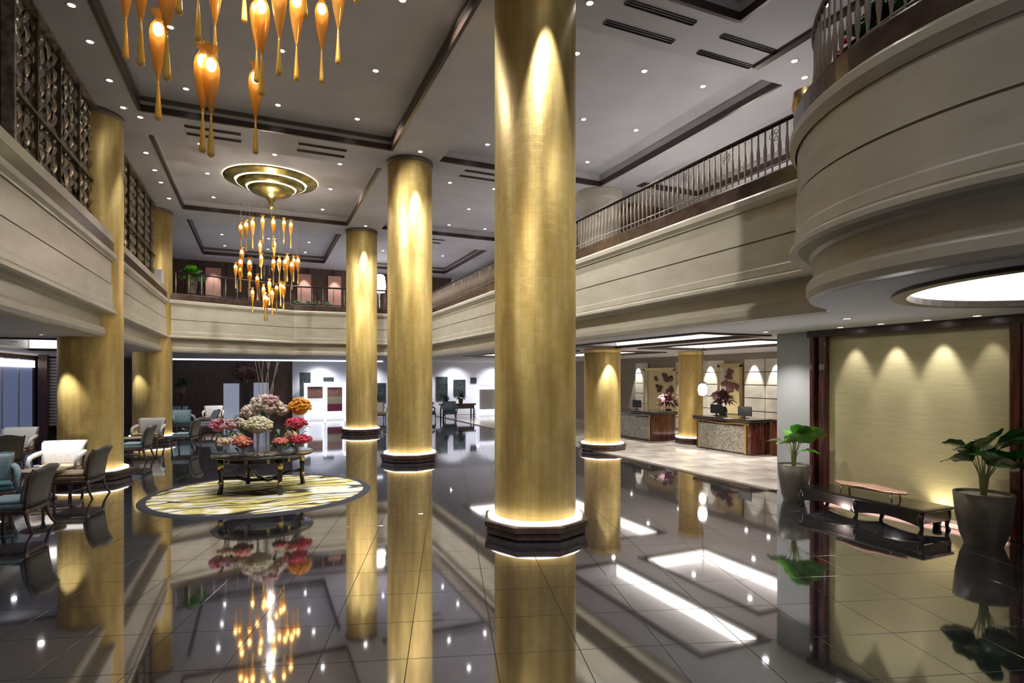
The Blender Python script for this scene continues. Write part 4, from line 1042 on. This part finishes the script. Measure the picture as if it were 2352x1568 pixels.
point(12.2, 13.5, 1.4, 8, (1, .9, .8), .1)

# ------------------------------------------------------------------ back area
def cabinet(x0, x1, y, h, bays, label, cols):
    o = thing('display_cabinet', label, 'cabinet', (x0, y, 0), 0, 'white framed display cabinets'); W_ = x1-x0; bw = W_/bays
    for i in range(bays+1): B().box(i*bw-.05, i*bw+.05, -.1, .1, 0, h).build('post', 'whiteglow', o)
    B().box(-.05, W_+.05, -.1, .1, h-.10, h).build('top_rail', 'whiteglow', o); B().box(-.05, W_+.05, -.1, .1, .0, .12).build('bottom_rail', 'whiteglow', o)
    for i in range(bays):
        B().box(i*bw+.05, (i+1)*bw-.05, .06, .09, .12, h-.1).build('back_panel', 'whiteglow', o)
        for (a, c, m) in cols[i % len(cols)]: B().box(i*bw+.12, (i+1)*bw-.12, .0, .06, a*h, c*h).build('display_block', m, o)
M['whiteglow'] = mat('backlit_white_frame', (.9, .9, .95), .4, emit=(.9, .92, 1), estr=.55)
M['tapest'] = noisy(mat('brown_mosaic_picture', (.25, .12, .09), .6), (.10, .05, .035), (.45, .24, .18), 18)
M['maroon'] = mat('maroon_textile', (.22, .03, .06), .7); M['olive'] = mat('olive_textile', (.42, .38, .24), .7)
cabinet(2.2, 4.2, 31.85, 1.92, 2, 'white lit display cabinet with framed brown pictures left of the farthest tall column', [[(.58, .90, 'tapest')], [(.62, .88, 'tapest'), (.42, .62, 'olive'), (.22, .42, 'maroon')]])
cabinet(11.6, 12.8, 31.3, 1.78, 1, 'white lit display cabinet at the right end of the white wall', [[(.2, .85, 'greywall')]])
M['pic'] = noisy(mat('dark_green_picture', (.02, .03, .035), .4), (.008, .010, .02), (.05, .07, .06), 5)
for (x0, x1, z0, z1, lb) in ((1.87, 2.5, 1.2, 2.48, 'tall dark picture above the white display cabinet, left one'), (3.18, 3.68, 2.0, 2.22, 'small black picture above the display cabinet'), (5.8, 6.5, .8, 1.9, 'dark green picture between the two far gold columns'),
                            (9.43, 10.1, .85, 2.25, 'tallest dark picture on the white wall above the console'), (10.5, 11.2, 1.1, 2.08, 'dark picture with pale blossoms right of the tallest one'), (11.55, 11.9, 1.85, 2.2, 'small black square picture near the right end of the white wall')):
    o = thing('wall_picture', lb, 'picture', (x0, 32.38, z0), 0, 'dark pictures on the white wall')
    B().box(0, x1-x0, -.03, .0, 0, z1-z0).build('canvas', 'pic', o); B().box(-.015, 0, -.035, 0, 0, z1-z0).box(x1-x0, x1-x0+.015, -.035, 0, 0, z1-z0).build('frame', 'black', o)
o = thing('console_table', 'dark console table with plants before the white back wall', 'table', (9.0, 30.2, 0))
B().box(0, 2.0, -.3, .3, .70, .78, .01).build('tabletop', 'blackwood', o); B().box(.1, 1.9, -.25, .25, .50, .70).build('apron', 'wood', o)
for sx in (.12, 1.88):
    for sy in (-.24, .24): B().tube([(sx, sy, .5), (sx, sy, 0)], .04, 6).build('leg', 'blackwood', o)
def shrub(x, y, z, r, label, n=50, m='leafgrn', pot='pot', ph=.28, pr=.14, lw=.04, flowers=None):
    o = thing('leafy_plant', label, 'plant', (x, y, z)); rr = random.Random(int(x*31+y*7+z*3))
    B().lathe([(pr*.7, 0), (pr, ph*.8), (pr*1.05, ph), (pr*.85, ph)], 18, caps=False).build('pot', pot, o)
    g = B()
    for i in range(n):
        a = rr.random()*6.28; e = rr.uniform(-.1, 1.3); L = r*rr.uniform(.55, 1.0); d = (math.cos(a)*math.cos(e), math.sin(a)*math.cos(e), math.sin(e))
        p0 = (d[0]*L*.3, d[1]*L*.3, ph+d[2]*L*.35); leafy(g, p0, (d[0]*L, d[1]*L, ph+d[2]*L), lw*rr.uniform(.7, 1.3)*r/.35)
    g.build('foliage', m, o)
    if flowers:
        q = flower_head(r*.8, r*.6, 40, 3, True, r*.12).build('flower_head', flowers, o); q.location = (0, 0, ph+r*.45)
    return o
shrub(10.2, 30.2, .78, .45, 'bushy green plant on the console table, right one')
shrub(9.35, 30.2, .78, .30, 'small green plant on the console table, left one')
shrub(8.45, 30.7, 0, .6, 'green plant beside the farthest armchair by the white wall', ph=.7, pr=.2)
shrub(5.7, 31.4, 0, .6, 'grey green plant between the two far gold columns', ph=.95, pr=.2)
o = thing('orchid_stand', 'slim stand under the pale green orchid at the back left', 'stand', (-3.0, 28.0, 0)); B().lathe([(.2, 0), (.2, .03), (.04, .06), (.03, 1.5), (.15, 1.55)], 16).build('pedestal', 'blackwood', o)
shrub(-3.0, 28.0, 1.55, .5, 'pale green orchid spray on a slim stand at the back left', 40, 'paleleaf' if 'paleleaf' in M else 'leafgrn', lw=.05)
o = thing('light_panel', 'upright bluish white panel standing before the dark back wall', 'panel', (-1.25, 31.6, 0))
M['coolpanel'] = mat('bluish_white_panel', (.5, .53, .62), .5, emit=(.6, .65, .85), estr=.22)
B().box(-.35, .35, -.06, .06, 0, 1.92).build('panel', 'coolpanel', o); B().box(-.4, .4, -.1, .1, 0, .05).build('foot', 'black', o)
o = thing('light_panel', 'second upright pale panel behind the flower arrangements', 'panel', (.1, 31.6, 0)); B().box(-.35, .35, -.06, .06, 0, 1.95).build('panel', 'coolpanel', o); B().box(-.4, .4, -.1, .1, 0, .05).build('foot', 'black', o)
shrub(-.6, 31.5, 1.9, .75, 'dark red branching flowers on a tall stand before the dark back wall', 70, 'p_dark', flowers='p_dark', lw=.02)
o = thing('flower_stand', 'tall dark stand under the red branching flowers', 'stand', (-.6, 31.5, 0)); B().box(-.15, .15, -.15, .15, 0, 1.9).build('pedestal', 'blackwood', o)

# upper gallery plants and lamps
shrub(-2.35, 24.7, 5.19, .62, 'bright green leafy plant on the gallery by the far left column', 60, 'leaf', ph=.75, pr=.22, lw=.08)
for i, x in enumerate((1.5, 1.9, 2.3, 2.7)):
    shrub(x, 25.62, 5.12, .34, 'low green gallery plant behind the back railing, %s' % ['leftmost', 'second from left', 'second from right', 'rightmost'][i], 40, 'leafgrn', ph=.12, pr=.14, lw=.03)
o = thing('gallery_lamp', 'white lantern lamp on the back gallery between the far gold columns', 'lamp', (5.7, 30, 5.12)); B().lathe([(.2, 0), (.2, .1), (.05, .14), (.05, 1.5)], 16).build('base', 'blackwood', o)
B().lathe([(.28, 1.5), (.34, 1.8), (.28, 2.3), (.2, 2.4)], 20).build('shade', 'lantern', o)
for i, (a, rr_, m, fl, lb) in enumerate(((112, .50, 'leafgrn', None, 'spiky plant poking over the left rim of the curved balcony'), (128, .42, 'leafdark', 'p_red', 'red flowering plant behind the curved balustrade'), (141, .50, 'leafgrn', None, 'green plant behind the curved balustrade, right of the red flowers'), (156, .5, 'leafdark', None, 'dark green plant at the top edge on the curved balcony'))):
    shrub(DC[0]+1.9*math.cos(math.radians(a)), DC[1]+1.9*math.sin(math.radians(a)), 5.19, rr_*.9, lb, 110, m, ph=.5, pr=.15, flowers=fl, lw=.05)
o = thing('amber_bowl', 'small amber and brown bowl on the rim of the curved balcony', 'bowl', (DC[0]+2.5*math.cos(math.radians(125)), DC[1]+2.5*math.sin(math.radians(125)), 5.19))
B().lathe([(.05, 0), (.13, .10), (.17, .26), (.15, .42), (.12, .42), (.13, .26)], 20, caps=False).build('bowl', 'brass', o)
